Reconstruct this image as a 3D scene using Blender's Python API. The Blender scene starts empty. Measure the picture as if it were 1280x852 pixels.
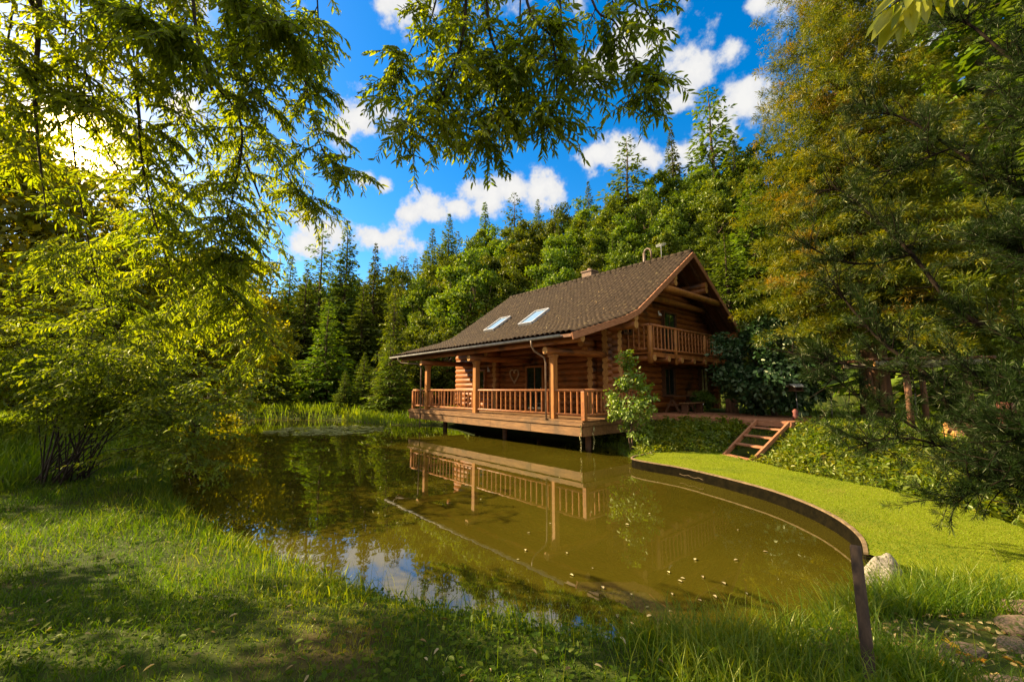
import bpy, math, random
import numpy as np
from mathutils import Vector, Matrix
random.seed(7); RNG = np.random.default_rng(7)
SC = bpy.context.scene
COL = SC.collection
R = math.radians
# ------------------------------------------------------------------ camera model (also used to read distances off the photo)
FPX = 520.0; PITCH = math.atan(61/520.0); EYE = 2.05
CAMP = np.array([0.0, 0.0, EYE])
def ray(x, y):
    a = (x-640)/FPX; b = (426-y)/FPX
    return np.array([a, math.cos(PITCH)-b*math.sin(PITCH), math.sin(PITCH)+b*math.cos(PITCH)])
def atz(x, y, z):
    d = ray(x, y); return CAMP + d*((z-EYE)/d[2])
def aty(x, y, Y):
    d = ray(x, y); return CAMP + d*(Y/d[1])
# ------------------------------------------------------------------ object helpers
def tag(o, label=None, cat=None, group=None, kind=None):
    if label: o['label'] = label
    if cat: o['category'] = cat
    if group: o['group'] = group
    if kind: o['kind'] = kind
    return o
def empty(name, loc, label, cat, group=None, rz=0.0):
    o = bpy.data.objects.new(name, None); COL.objects.link(o)
    o.empty_display_size = 0.1
    o.location = Vector([float(v) for v in loc]); o.rotation_euler = (0, 0, rz)
    return tag(o, label, cat, group)
def link(name, me, parent=None):
    o = bpy.data.objects.new(name, me); COL.objects.link(o)
    if parent is not None: o.parent = parent
    return o
def copy_tree(o, parent=None):
    c = o.copy(); COL.objects.link(c)
    if parent is not None: c.parent = parent
    for ch in [k for k in bpy.data.objects if k.parent == o]:
        copy_tree(ch, c)
    return c
def fast_mesh(name, verts, faces_n, loops, mat, rnd=None, smooth=False):
    """verts (N,3); faces_n: vertex count per face (array); loops: flat vertex ids"""
    me = bpy.data.meshes.new(name)
    n = len(verts); nf = len(faces_n)
    me.vertices.add(n); me.vertices.foreach_set('co', np.asarray(verts, np.float32).ravel())
    me.loops.add(len(loops)); me.loops.foreach_set('vertex_index', np.asarray(loops, np.int32))
    me.polygons.add(nf)
    st = np.zeros(nf, np.int32); st[1:] = np.cumsum(faces_n)[:-1]
    me.polygons.foreach_set('loop_start', st)
    me.polygons.foreach_set('loop_total', np.asarray(faces_n, np.int32))
    if smooth: me.polygons.foreach_set('use_smooth', np.ones(nf, bool))
    if rnd is not None:
        at = me.attributes.new('rnd', 'FLOAT', 'POINT')
        at.data.foreach_set('value', np.asarray(rnd, np.float32))
    me.materials.append(mat)
    me.update(calc_edges=True); me.validate()
    return me
class MB:
    """collects shapes for one mesh"""
    def __init__(s): s.v = []; s.f = []; s.sm = []; s.mi = []
    def add(s, vs, fs, smooth=False, mi=0):
        b = len(s.v); s.v.extend([tuple(map(float, p)) for p in vs])
        for f in fs: s.f.append([b+i for i in f]); s.sm.append(smooth); s.mi.append(mi)
    def box(s, x0, x1, y0, y1, z0, z1, mi=0):
        vs = [(x0,y0,z0),(x1,y0,z0),(x1,y1,z0),(x0,y1,z0),(x0,y0,z1),(x1,y0,z1),(x1,y1,z1),(x0,y1,z1)]
        s.add(vs, [(0,3,2,1),(4,5,6,7),(0,1,5,4),(1,2,6,5),(2,3,7,6),(3,0,4,7)], False, mi)
    def bar(s, p0, p1, w, h, up=(0,0,1), mi=0):
        p0 = Vector(p0); p1 = Vector(p1); d = (p1-p0).normalized(); u = Vector(up)
        a = d.cross(u)
        if a.length < 1e-4: a = d.cross(Vector((1,0,0)))
        a.normalize(); b = a.cross(d).normalized()
        vs = [p+a*(i*w/2)+b*(j*h/2) for p in (p0,p1) for i,j in ((-1,-1),(1,-1),(1,1),(-1,1))]
        s.add(vs, [(0,1,2,3),(7,6,5,4),(0,4,5,1),(1,5,6,2),(2,6,7,3),(3,7,4,0)], False, mi)
    def tube(s, pts, rad, n=8, caps=True, mi=0, capmi=None, jit=0.0):
        pts = [Vector([float(c) for c in p]) for p in pts]
        if not hasattr(rad, '__len__'): rad = [rad]*len(pts)
        vs = []; ref = None
        for i, p in enumerate(pts):
            d = (pts[min(i+1, len(pts)-1)] - pts[max(i-1, 0)])
            if d.length < 1e-9: d = Vector((0,0,1))
            d.normalize()
            if ref is None:
                ref = Vector((0,0,1)) if abs(d.z) < .9 else Vector((1,0,0))
            a = (ref - d*ref.dot(d))
            if a.length < 1e-5: a = d.orthogonal()
            a.normalize(); ref = a; b = d.cross(a)
            for k in range(n):
                t = 2*math.pi*k/n; r = rad[i]*(1+jit*(random.random()-.5))
                vs.append(p + a*(math.cos(t)*r) + b*(math.sin(t)*r))
        m = len(pts)
        base = len(s.v)
        s.add(vs, [(i*n+k, i*n+(k+1)%n, (i+1)*n+(k+1)%n, (i+1)*n+k) for i in range(m-1) for k in range(n)], True, mi)
        if caps:
            c = mi if capmi is None else capmi
            s.f.append([base+k for k in range(n)][::-1]); s.sm.append(False); s.mi.append(c)
            s.f.append([base+(m-1)*n+k for k in range(n)]); s.sm.append(False); s.mi.append(c)
    def log(s, p0, p1, r, n=10, mi=0, capmi=1):
        p0 = Vector(p0); p1 = Vector(p1); L_ = (p1-p0).length; m = max(2, int(L_/1.2)+1)
        pts = [p0.lerp(p1, i/(m-1)) for i in range(m)]
        s.tube(pts, [r*(1+.07*(random.random()-.5)) for _ in pts], n, True, mi, capmi, .04)
    def build(s, name, mats, parent=None, bevel=0.0):
        me = bpy.data.meshes.new(name)
        me.from_pydata(s.v, [], s.f)
        if not isinstance(mats, (list, tuple)): mats = [mats]
        for m in mats: me.materials.append(m)
        me.polygons.foreach_set('use_smooth', s.sm)
        nm = len(mats)
        me.polygons.foreach_set('material_index', [min(i, nm-1) for i in s.mi])
        me.update()
        o = link(name, me, parent)
        if bevel:
            b = o.modifiers.new('bevel', 'BEVEL'); b.width = bevel; b.segments = 2; b.limit_method = 'ANGLE'
        return o
# ------------------------------------------------------------------ materials
def newmat(name):
    m = bpy.data.materials.new(name); m.use_nodes = True
    nt = m.node_tree; nt.nodes.clear()
    return m, nt, nt.nodes, nt.links
def ramp(N, cols, pos=None):
    r = N.new('ShaderNodeValToRGB'); e = r.color_ramp.elements
    pos = pos or [i/(len(cols)-1) for i in range(len(cols))]
    while len(e) < len(cols): e.new(.5)
    for i, (c, p) in enumerate(zip(cols, pos)):
        e[i].position = p; e[i].color = (*c, 1)
    return r
def leaf_mat(name, cols, trans=0.4, tcol=(1.15,1.1,.35), gloss=.06, patch=None, pscale=.6, rough=.42):
    m, nt, N, K = newmat(name)
    at = N.new('ShaderNodeAttribute'); at.attribute_name = 'rnd'
    r = ramp(N, cols); fac = at.outputs['Fac']
    tc = N.new('ShaderNodeTexCoord')
    no = N.new('ShaderNodeTexNoise'); no.inputs['Scale'].default_value = pscale; no.inputs['Detail'].default_value = 2
    K.new(tc.outputs['Object'], no.inputs['Vector'])
    ma = N.new('ShaderNodeMath'); ma.operation = 'MULTIPLY_ADD'; ma.inputs[1].default_value = .9; ma.inputs[2].default_value = -.45
    K.new(no.outputs['Fac'], ma.inputs[0])
    ad = N.new('ShaderNodeMath'); ad.operation = 'ADD'; ad.use_clamp = True
    K.new(fac, ad.inputs[0]); K.new(ma.outputs[0], ad.inputs[1]); K.new(ad.outputs[0], r.inputs[0])
    col = r.outputs['Color']
    oi = N.new('ShaderNodeObjectInfo')
    hs = N.new('ShaderNodeHueSaturation')
    mv = N.new('ShaderNodeMapRange'); mv.inputs[3].default_value = .62; mv.inputs[4].default_value = 1.30
    mh = N.new('ShaderNodeMapRange'); mh.inputs[3].default_value = .486; mh.inputs[4].default_value = .518
    K.new(oi.outputs['Random'], mv.inputs[0]); K.new(oi.outputs['Random'], mh.inputs[0])
    K.new(mv.outputs[0], hs.inputs['Value']); K.new(mh.outputs[0], hs.inputs['Hue']); K.new(col, hs.inputs['Color'])
    col = hs.outputs['Color']
    if patch:
        n2 = N.new('ShaderNodeTexNoise'); n2.inputs['Scale'].default_value = patch[1]; n2.inputs['Detail'].default_value = 3
        K.new(tc.outputs['Object'], n2.inputs['Vector'])
        mr = N.new('ShaderNodeMapRange'); mr.inputs[1].default_value = patch[2]; mr.inputs[2].default_value = patch[2]+.12
        K.new(n2.outputs['Fac'], mr.inputs[0])
        mx = N.new('ShaderNodeMixRGB'); mx.inputs[2].default_value = (*patch[0], 1)
        K.new(mr.outputs[0], mx.inputs[0]); K.new(col, mx.inputs[1]); col = mx.outputs[0]
    d = N.new('ShaderNodeBsdfDiffuse'); t = N.new('ShaderNodeBsdfTranslucent')
    tm = N.new('ShaderNodeMixRGB'); tm.blend_type = 'MULTIPLY'; tm.inputs[0].default_value = 1; tm.inputs[2].default_value = (*[c*2.0 for c in tcol], 1)
    K.new(col, tm.inputs[1]); K.new(col, d.inputs[0]); K.new(tm.outputs[0], t.inputs[0])
    mix = N.new('ShaderNodeMixShader'); mix.inputs[0].default_value = trans
    K.new(d.outputs[0], mix.inputs[1]); K.new(t.outputs[0], mix.inputs[2])
    g = N.new('ShaderNodeBsdfGlossy'); g.inputs['Roughness'].default_value = rough; g.inputs['Color'].default_value = (.95,.95,.6,1)
    m2 = N.new('ShaderNodeMixShader'); m2.inputs[0].default_value = gloss
    K.new(mix.outputs[0], m2.inputs[1]); K.new(g.outputs[0], m2.inputs[2])
    o = N.new('ShaderNodeOutputMaterial'); K.new(m2.outputs[0], o.inputs[0])
    return m
def surf_mat(name, c1, c2, scale=(4,4,4), rough=.7, bump=.3, detail=5, c3=None, spec=.3, s3=1.5, bscale=None, t3=.52):
    m, nt, N, K = newmat(name)
    tc = N.new('ShaderNodeTexCoord'); mp = N.new('ShaderNodeMapping'); mp.inputs['Scale'].default_value = scale
    K.new(tc.outputs['Object'], mp.inputs['Vector'])
    no = N.new('ShaderNodeTexNoise'); no.inputs['Scale'].default_value = 1; no.inputs['Detail'].default_value = detail; no.inputs['Roughness'].default_value = .62
    K.new(mp.outputs[0], no.inputs['Vector'])
    r = ramp(N, [c1, c2], [.33, .68]); K.new(no.outputs['Fac'], r.inputs[0]); col = r.outputs[0]
    if c3:
        n3 = N.new('ShaderNodeTexNoise'); n3.inputs['Scale'].default_value = s3; n3.inputs['Detail'].default_value = 5
        K.new(tc.outputs['Object'], n3.inputs['Vector'])
        mr = N.new('ShaderNodeMapRange'); mr.inputs[1].default_value = t3; mr.inputs[2].default_value = t3+.14
        K.new(n3.outputs['Fac'], mr.inputs[0])
        mx = N.new('ShaderNodeMixRGB'); mx.inputs[2].default_value = (*c3, 1)
        K.new(mr.outputs[0], mx.inputs[0]); K.new(col, mx.inputs[1]); col = mx.outputs[0]
    b = N.new('ShaderNodeBsdfPrincipled'); b.inputs['Roughness'].default_value = rough
    b.inputs['Specular IOR Level'].default_value = spec
    K.new(col, b.inputs['Base Color'])
    bp = N.new('ShaderNodeBump'); bp.inputs['Strength'].default_value = bump; bp.inputs['Distance'].default_value = .02
    K.new(no.outputs['Fac'], bp.inputs['Height']); K.new(bp.outputs[0], b.inputs['Normal'])
    o = N.new('ShaderNodeOutputMaterial'); K.new(b.outputs[0], o.inputs[0])
    return m
M = {}
M['log'] = surf_mat('log_wood', (.125,.036,.006), (.32,.105,.018), (3,3,22), .55, .25, 6, (.05,.02,.008), s3=1.1, t3=.56)
M['end'] = surf_mat('log_end_grain', (.26,.115,.03), (.46,.24,.07), (14,14,14), .7, .2)
M['rail'] = surf_mat('rail_wood', (.19,.060,.015), (.36,.135,.034), (9,9,5), .5, .2, 5, (.16,.06,.02), s3=3)
M['post'] = surf_mat('post_wood', (.22,.078,.016), (.40,.165,.036), (12,12,2), .55, .2, 5, (.2,.08,.025), s3=2)
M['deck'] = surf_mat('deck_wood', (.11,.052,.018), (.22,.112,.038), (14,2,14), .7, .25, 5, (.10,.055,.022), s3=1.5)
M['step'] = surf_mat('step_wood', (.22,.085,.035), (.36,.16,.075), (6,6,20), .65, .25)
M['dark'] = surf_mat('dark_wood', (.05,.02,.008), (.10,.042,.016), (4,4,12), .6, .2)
M['rim'] = surf_mat('weathered_edge', (.085,.055,.026), (.19,.125,.062), (9,9,9), .85, .3)
M['shade_face'] = surf_mat('shade_dark_boards', (.003,.0025,.001), (.008,.006,.002), (9,9,9), .95, .3, spec=.03)  # shade on the edging's pond face, painted in as near-black board colour
M['pipe'] = surf_mat('brown_pipe', (.10,.06,.035), (.2,.13,.08), (5,5,5), .5, .05)
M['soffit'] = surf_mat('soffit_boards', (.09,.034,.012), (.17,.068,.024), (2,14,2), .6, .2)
M['tile'] = surf_mat('roof_tiles', (.014,.0085,.0045), (.045,.029,.016), (7,7,7), .85, .3, 6, (.085,.062,.028), s3=4.2, t3=.60, spec=.12)
M['metal'] = surf_mat('zinc', (.22,.21,.2), (.4,.39,.37), (5,5,5), .4, .05, spec=.5)
M['darkmetal'] = surf_mat('dark_iron', (.03,.028,.025), (.06,.055,.05), (8,8,8), .5, .1)
M['brick'] = surf_mat('chimney_brick', (.12,.07,.04), (.22,.14,.09), (12,12,20), .8, .4)
M['bark'] = surf_mat('bark', (.035,.021,.012), (.13,.08,.045), (9,9,2.2), .9, .9, 6)
M['barkred'] = surf_mat('red_bark', (.06,.027,.013), (.18,.085,.04), (9,9,1.5), .9, .9, 6)
M['twig'] = surf_mat('twig_bark', (.014,.009,.005), (.042,.028,.015), (12,12,12), .85, .4)
M['darkbark'] = surf_mat('dark_pine_bark', (.006,.004,.003), (.022,.015,.009), (12,12,12), .95, .4, spec=.05)
M['stone'] = surf_mat('pale_stone', (.14,.12,.09), (.36,.31,.24), (9,9,9), .9, .9, 8, (.06,.06,.025), s3=5, spec=.15, t3=.5)
M['flag'] = surf_mat('flagstone', (.09,.060,.036), (.22,.15,.095), (7,7,9), .9, .9, 8, (.06,.07,.015), s3=6, spec=.15, t3=.48)
M['oldpost'] = surf_mat('weathered_post', (.022,.013,.008), (.07,.042,.024), (22,22,2.5), .85, .5, 6)
M['white'] = surf_mat('white_paint', (.7,.68,.62), (.8,.78,.72), (5,5,5), .5, .05)
M['curtain'] = surf_mat('curtain', (.55,.46,.2), (.75,.66,.34), (3,3,3), .8, .1)
M['red'] = surf_mat('faded_red_paint', (.10,.025,.018), (.18,.05,.032), (6,6,6), .6, .1)
M['wicker'] = surf_mat('dry_wicker', (.30,.18,.09), (.5,.33,.18), (22,22,22), .8, .5)
def glass_mat(name, base, rough=.05):
    m, nt, N, K = newmat(name)
    b = N.new('ShaderNodeBsdfPrincipled'); b.inputs['Base Color'].default_value = (*base, 1)
    b.inputs['Roughness'].default_value = rough; b.inputs['IOR'].default_value = 1.55; b.inputs['Specular IOR Level'].default_value = .9
    o = N.new('ShaderNodeOutputMaterial'); K.new(b.outputs[0], o.inputs[0]); return m
M['pane'] = glass_mat('dark_window_glass', (.012,.016,.012))
M['skyglass'] = glass_mat('skylight_glass', (.16,.24,.34), .08)
# foliage
M['l_willow'] = leaf_mat('hanging_leaves', [(.060,.096,.006),(.115,.150,.008),(.19,.20,.010)], .55, (1.35,1.15,.12), .03)
M['l_left'] = leaf_mat('sunny_broadleaf', [(.075,.098,.005),(.14,.155,.006),(.20,.205,.008)], .5, (1.35,1.05,.12), .02)
M['l_shrub'] = leaf_mat('shrub_leaves', [(.05,.085,.006),(.09,.128,.008),(.16,.175,.010)], .46, (1.3,1.1,.15), .025)
M['l_hill'] = leaf_mat('hill_broadleaf', [(.034,.064,.006),(.070,.108,.008),(.130,.150,.010)], .34, (1.25,1.08,.15), .02, pscale=.35)
M['l_near'] = leaf_mat('near_leaves', [(.18,.23,.010),(.24,.29,.012),(.3,.33,.016)], .55, (1.3,1.15,.15), .04)
M['l_spruce'] = leaf_mat('spruce_needles', [(.036,.062,.010),(.068,.100,.012),(.12,.145,.014)], .28, (1.15,1.1,.2), .02, pscale=.35)
M['l_gold'] = leaf_mat('golden_conifer', [(.032,.060,.005),(.085,.118,.006),(.20,.195,.009)], .34, (1.25,1.05,.14), .02, patch=((.17,.095,.012), .5, .60), pscale=.6)
M['l_pine'] = leaf_mat('pine_needles', [(.007,.018,.003),(.015,.031,.005),(.040,.058,.008)], .2, (1.15,1.1,.15), .02, pscale=1.5)
M['l_dark'] = leaf_mat('dark_evergreen', [(.010,.026,.011),(.018,.042,.014),(.036,.066,.018)], .12, (1,1.1,.4), .04, rough=.4)
M['l_young'] = leaf_mat('young_tree_leaves', [(.06,.115,.012),(.10,.155,.016),(.16,.20,.022)], .38, (1.2,1.1,.2), .04)
M['l_cover'] = leaf_mat('bank_cover', [(.05,.095,.006),(.10,.145,.007),(.19,.19,.012)], .36, (1.25,1.1,.14), .03, pscale=1.2)
M['grass'] = leaf_mat('grass_blades', [(.029,.068,.003),(.060,.102,.004),(.145,.155,.007)], .44, (1.25,1.1,.12), .02, patch=((.15,.125,.02), .9, .68), pscale=.8)
M['lawnblade'] = leaf_mat('lawn_blades', [(.105,.150,.004),(.155,.190,.005),(.215,.225,.007)], .3, (1.2,1.08,.12), .01, patch=((.085,.135,.006), 1.1, .52), pscale=.45)
M['clover'] = leaf_mat('low_leaves', [(.026,.062,.003),(.050,.094,.004),(.095,.125,.006)], .34, (1.2,1.1,.12), .012, pscale=1.2, rough=.5)
M['reed'] = leaf_mat('reeds', [(.06,.10,.006),(.10,.14,.008),(.17,.18,.010)], .42, (1.2,1.1,.15), .02)
M['lily'] = leaf_mat('lily_pads', [(.13,.14,.03),(.22,.22,.06),(.31,.30,.11)], .1, (1,1,.4), .06)
M['fallen'] = leaf_mat('fallen_leaves', [(.13,.075,.022),(.25,.17,.07),(.42,.35,.2)], .15, (1,1,.6), .02)
M['maple'] = leaf_mat('yellow_leaf', [(.34,.17,.010),(.42,.23,.014),(.5,.30,.03)], .25, (1,.9,.3), .03)
M['vine'] = leaf_mat('vine_leaves', [(.10,.12,.03),(.22,.2,.08),(.5,.42,.25)], .25, (1,1,.5), .03)
# ------------------------------------------------------------------ camera, sun, sky
cam = bpy.data.cameras.new('camera'); co = bpy.data.objects.new('camera', cam); COL.objects.link(co)
cam.sensor_width = 36; cam.lens = FPX/1280*36; cam.clip_end = 2000; cam.clip_start = .02
co.location = (0, 0, EYE); co.rotation_euler = (math.pi/2+PITCH, 0, 0)
SC.camera = co
EXPO = 1.9
SUN_AZ = R(-76); SUN_EL = R(35)      # azimuth measured from the view axis (+Y) towards +X
sd = Vector((math.sin(SUN_AZ)*math.cos(SUN_EL), math.cos(SUN_AZ)*math.cos(SUN_EL), math.sin(SUN_EL)))
sl = bpy.data.lights.new('sun', 'SUN'); so = bpy.data.objects.new('sun', sl); COL.objects.link(so)
sl.energy = 5.0; sl.angle = R(.5); sl.color = (1.0, .80, .50)
so.rotation_euler = sd.to_track_quat('Z', 'Y').to_euler(); so.location = (-30, 20, 40)
SC.view_settings.view_transform = 'Standard'; SC.view_settings.look = 'None'
SC.view_settings.exposure = EXPO; SC.view_settings.gamma = 1; SC.view_settings.use_curve_mapping = False
W = bpy.data.worlds.new('World'); SC.world = W; W.use_nodes = True
nt = W.node_tree; nt.nodes.clear(); N = nt.nodes; K = nt.links
def mth(op, a, b=None, c=None, clamp=False):
    n = N.new('ShaderNodeMath'); n.operation = op; n.use_clamp = clamp
    for i, q in enumerate((a, b, c)):
        if q is None: continue
        if isinstance(q, (int, float)): n.inputs[i].default_value = q
        else: K.new(q, n.inputs[i])
    return n.outputs[0]
sky = N.new('ShaderNodeTexSky'); sky.sky_type = 'NISHITA'; sky.sun_disc = False
sky.sun_elevation = SUN_EL; sky.sun_rotation = SUN_AZ; sky.altitude = 300; sky.air_density = 1.0; sky.dust_density = .5; sky.ozone_density = 1.6
hs = N.new('ShaderNodeHueSaturation'); hs.inputs['Saturation'].default_value = 1.5; hs.inputs['Value'].default_value = 1.42; K.new(sky.outputs[0], hs.inputs['Color'])
tc = N.new('ShaderNodeTexCoord'); DIR = tc.outputs['Generated']
# clouds: lumpy puffs placed by direction, their outline broken up by noise
puffs = [(790,58,46),(812,45,30),(770,75,36),(740,85,28),(862,82,38),(850,110,28),(846,128,22),(915,62,22),(930,128,36),(905,150,26),(752,196,32),(775,190,28),(805,195,26),(870,192,34),(846,190,18),
 (455,148,38),(430,160,30),(474,138,22),(480,232,16),(458,222,14),(530,260,38),(512,268,22),(612,250,38),(640,240,30),(672,236,36),(690,244,22),(492,300,34),(468,298,24),(516,306,22),(575,262,22),
 (505,12,34),(540,8,24),(948,4,20),(402,292,40),(380,302,30),(232,140,30),(1160,60,60),(1050,-60,90),(660,-80,70),(820,-120,120),(400,-140,80),(200,-40,60)]
nz = N.new('ShaderNodeTexNoise'); nz.inputs['Scale'].default_value = 19; nz.inputs['Detail'].default_value = 9; nz.inputs['Roughness'].default_value = .6
K.new(DIR, nz.inputs['Vector'])
nb = N.new('ShaderNodeTexNoise'); nb.inputs['Scale'].default_value = 3.2; nb.inputs['Detail'].default_value = 3
K.new(DIR, nb.inputs['Vector'])
best = None
for (px, py, rp) in puffs:
    d = ray(px, py); dist = np.linalg.norm(np.array([(px-640)/FPX, (426-py)/FPX, 1])); d = d/np.linalg.norm(d)
    rr = rp/(FPX*dist)*1.05
    vm = N.new('ShaderNodeVectorMath'); vm.operation = 'SUBTRACT'; vm.inputs[1].default_value = d; K.new(DIR, vm.inputs[0])
    vs = N.new('ShaderNodeVectorMath'); vs.operation = 'MULTIPLY'; vs.inputs[1].default_value = (1/rr, 1/rr, 1.35/rr); K.new(vm.outputs[0], vs.inputs[0])
    vl = N.new('ShaderNodeVectorMath'); vl.operation = 'LENGTH'; K.new(vs.outputs[0], vl.inputs[0])
    v = mth('SUBTRACT', 1.0, vl.outputs['Value'])
    best = v if best is None else mth('SMOOTH_MAX', best, v, .25)
# unseen cloud behind the photographer and overhead, added to raise the fill light
sp = N.new('ShaderNodeSeparateXYZ'); K.new(DIR, sp.inputs[0])
back = mth('MAXIMUM', mth('MULTIPLY_ADD', sp.outputs['Y'], -2.2, -.15), mth('MULTIPLY_ADD', sp.outputs['Z'], 4.0, -3.3))
back = mth('ADD', back, mth('MULTIPLY_ADD', nb.outputs['Fac'], 2.4, -1.05))
best = mth('MAXIMUM', best, mth('MINIMUM', back, .8))
dens = mth('ADD', best, mth('MULTIPLY_ADD', nz.outputs['Fac'], 2.9, -1.50))
mr = N.new('ShaderNodeMapRange'); mr.interpolation_type = 'SMOOTHSTEP'; mr.inputs[1].default_value = -.10; mr.inputs[2].default_value = .62
K.new(dens, mr.inputs[0])
cr = ramp(N, [(.60,.64,.72),(.86,.87,.90),(1.0,.99,.97)], [0.0,.35,.8])
K.new(mth('MULTIPLY_ADD', dens, .7, .12, True), cr.inputs[0])
clb = N.new('ShaderNodeVectorMath'); clb.operation = 'SCALE'; clb.inputs['Scale'].default_value = .31/.05*.80
# the added cloud is brightened further to strengthen that fill
fr_ = N.new('ShaderNodeMapRange'); fr_.inputs[1].default_value = .0; fr_.inputs[2].default_value = .5; fr_.inputs[3].default_value = 1.0; fr_.inputs[4].default_value = 1.55; K.new(back, fr_.inputs[0])
K.new(mth('MULTIPLY', fr_.outputs[0], .31/.05*.80), clb.inputs['Scale'])
K.new(cr.outputs[0], clb.inputs[0])
mx = N.new('ShaderNodeMixRGB'); K.new(mr.outputs[0], mx.inputs[0]); K.new(hs.outputs[0], mx.inputs[1]); K.new(clb.outputs[0], mx.inputs[2])
# the bright air round the sun, seen low between the trees on the left
gd = ray(95, 182); gd = gd/np.linalg.norm(gd)
vd = N.new('ShaderNodeVectorMath'); vd.operation = 'DISTANCE'; vd.inputs[1].default_value = gd; K.new(DIR, vd.inputs[0])
def gauss(w): return mth('POWER', 2.718, mth('MULTIPLY', mth('POWER', mth('DIVIDE', vd.outputs['Value'], w), 2.0), -1.0))
gl = N.new('ShaderNodeVectorMath'); gl.operation = 'SCALE'; gl.inputs[0].default_value = (1.0,.66,.20); K.new(mth('MULTIPLY', gauss(.18), 5.0), gl.inputs['Scale'])
g2 = N.new('ShaderNodeVectorMath'); g2.operation = 'SCALE'; g2.inputs[0].default_value = (1.0,.66,.17); K.new(mth('MULTIPLY', gauss(.036), 260.0), g2.inputs['Scale'])
a1 = N.new('ShaderNodeVectorMath'); K.new(mx.outputs[0], a1.inputs[0]); K.new(gl.outputs[0], a1.inputs[1])
a2 = N.new('ShaderNodeVectorMath'); K.new(a1.outputs[0], a2.inputs[0]); K.new(g2.outputs[0], a2.inputs[1])
bg = N.new('ShaderNodeBackground'); bg.inputs['Strength'].default_value = .05; K.new(a2.outputs[0], bg.inputs[0])
ow = N.new('ShaderNodeOutputWorld'); K.new(bg.outputs[0], ow.inputs[0])
# ------------------------------------------------------------------ house frame: local x runs away from the pond (g), local y along the pond front (l)
HL = np.array([-450, 523., 0]); HL /= np.linalg.norm(HL); HG = np.array([HL[1], -HL[0], 0])
HA = atz(728, 525.8, 1.05); HA[2] = 0
HROT = math.atan2(HG[1], HG[0])
def hw(l, g, z=0.0): return HA + HL*l + HG*g + np.array([0, 0, z])
# ------------------------------------------------------------------ terrain
def seg_sd(poly, X, Y):
    poly = np.asarray(poly)[:, :2]; d = np.full(X.shape, 1e9); ins = np.zeros(X.shape, bool)
    for i in range(len(poly)):
        a = poly[i]; b = poly[(i+1) % len(poly)]; e = b-a
        t = np.clip(((X-a[0])*e[0]+(Y-a[1])*e[1])/(e@e+1e-12), 0, 1)
        d = np.minimum(d, np.hypot(X-a[0]-e[0]*t, Y-a[1]-e[1]*t))
        c = ((a[1] > Y) != (b[1] > Y)) & (X < (b[0]-a[0])*(Y-a[1])/(b[1]-a[1]+1e-12)+a[0])
        ins ^= c
    return np.where(ins, -d, d)
edge_px = [(1084,692),(1080,676),(1068,662),(1050,649),(1028,637),(1000,625),(966,613),(930,603),(890,593),(850,584),(790,573)]
EDGE = [atz(x, y, .22)[:2] for x, y in edge_px]
near_px = [(218,600),(248,625),(318,655),(384,678),(440,695),(560,735),(700,763),(850,785),(960,770),(1040,732),(1074,704)]
NEAR = [atz(x, y, .30)[:2] for x, y in near_px]
POND = NEAR + EDGE + [hw(-1.9,.2)[:2], hw(-.7,.9)[:2], hw(-.2,1.7)[:2], hw(3,2.2)[:2], hw(7,2.4)[:2], hw(12,1.8)[:2], hw(14.5,.2)[:2], hw(17,-.5)[:2],
        atz(430,524.5,0)[:2], atz(370,523.5,0)[:2], atz(310,523.2,0)[:2], np.array([-22.,28.5]), np.array([-18.5,22.]), np.array([-13.2,15.6]), np.array([-9.6,12.0])]
POND = np.array(POND)
back_px = [(790,573),(815,566),(850,563.5),(905,567),(945,577),(990,588),(1050,600),(1100,610),(1160,624),(1210,637),(1280,660)]
BACK = [atz(x, y, .22)[:2] for x, y in back_px]
UP = np.array(BACK + [np.array([8.6,3.6]), np.array([14,1.]), np.array([60,-10]), np.array([60,60]), np.array([-6,60]), hw(16,3)[:2], hw(12,2.4)[:2], hw(3,2.6)[:2], hw(-.4,2.2)[:2], hw(-1.4,1.2)[:2]])
def sstep(a, b, x): t = np.clip((x-a)/(b-a), 0, 1); return t*t*(3-2*t)
_ph = RNG.uniform(0, 6.28, (14, 2)); _fr = RNG.normal(0, 1, (14, 2))
def bumps(X, Y, s):
    z = 0
    for i in range(14): z = z + np.sin(X*_fr[i,0]/s+_ph[i,0])*np.cos(Y*_fr[i,1]/s+_ph[i,1])
    return z/14
def hillz(X, Y):
    s = np.maximum(Y*.82+X*.58-33, 0)
    s2 = np.maximum(Y*.9-X*.25-47, 0)
    z = 34*(1-np.exp(-.72*s/34)) + np.minimum(.12*s2, 6)
    return z
def ground_h(X, Y):
    X = np.asarray(X, float); Y = np.asarray(Y, float)
    sp_ = seg_sd(POND, X, Y); su = seg_sd(UP, X, Y)
    base = .17 + .28*sstep(5.4, 3.0, Y+.12*np.abs(X-1)) + .25*sstep(-9, -14, X) + .2*sstep(24, 32, Y)
    base = base + bumps(X, Y, .9)*.05*sstep(0, 1, sp_)*sstep(.0, .2, base-.15)
    base = base + sstep(-.3, 3.3, -su)*(.95-base) + bumps(X, Y, 1.6)*.10*sstep(0.2, 1.2, -su)*sstep(12,18,Y*0+np.abs(X-7)+10)
    ss_ = seg_sd(np.array([hw(-3.45,4.7)[:2], hw(-4.65,4.7)[:2], hw(-4.65,1.3)[:2], hw(-3.5,1.8)[:2]]), X, Y)
    base = base-.22*sstep(.45, -.1, ss_)*sstep(0, .8, -su)
    land = base*(1-np.exp(-np.maximum(sp_, 0)/.22)) - .03
    bed = -.05 - np.minimum(.9, .7*np.maximum(-sp_, 0))
    z = np.where(sp_ > 0, land, bed)
    return z + hillz(X, Y)
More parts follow.
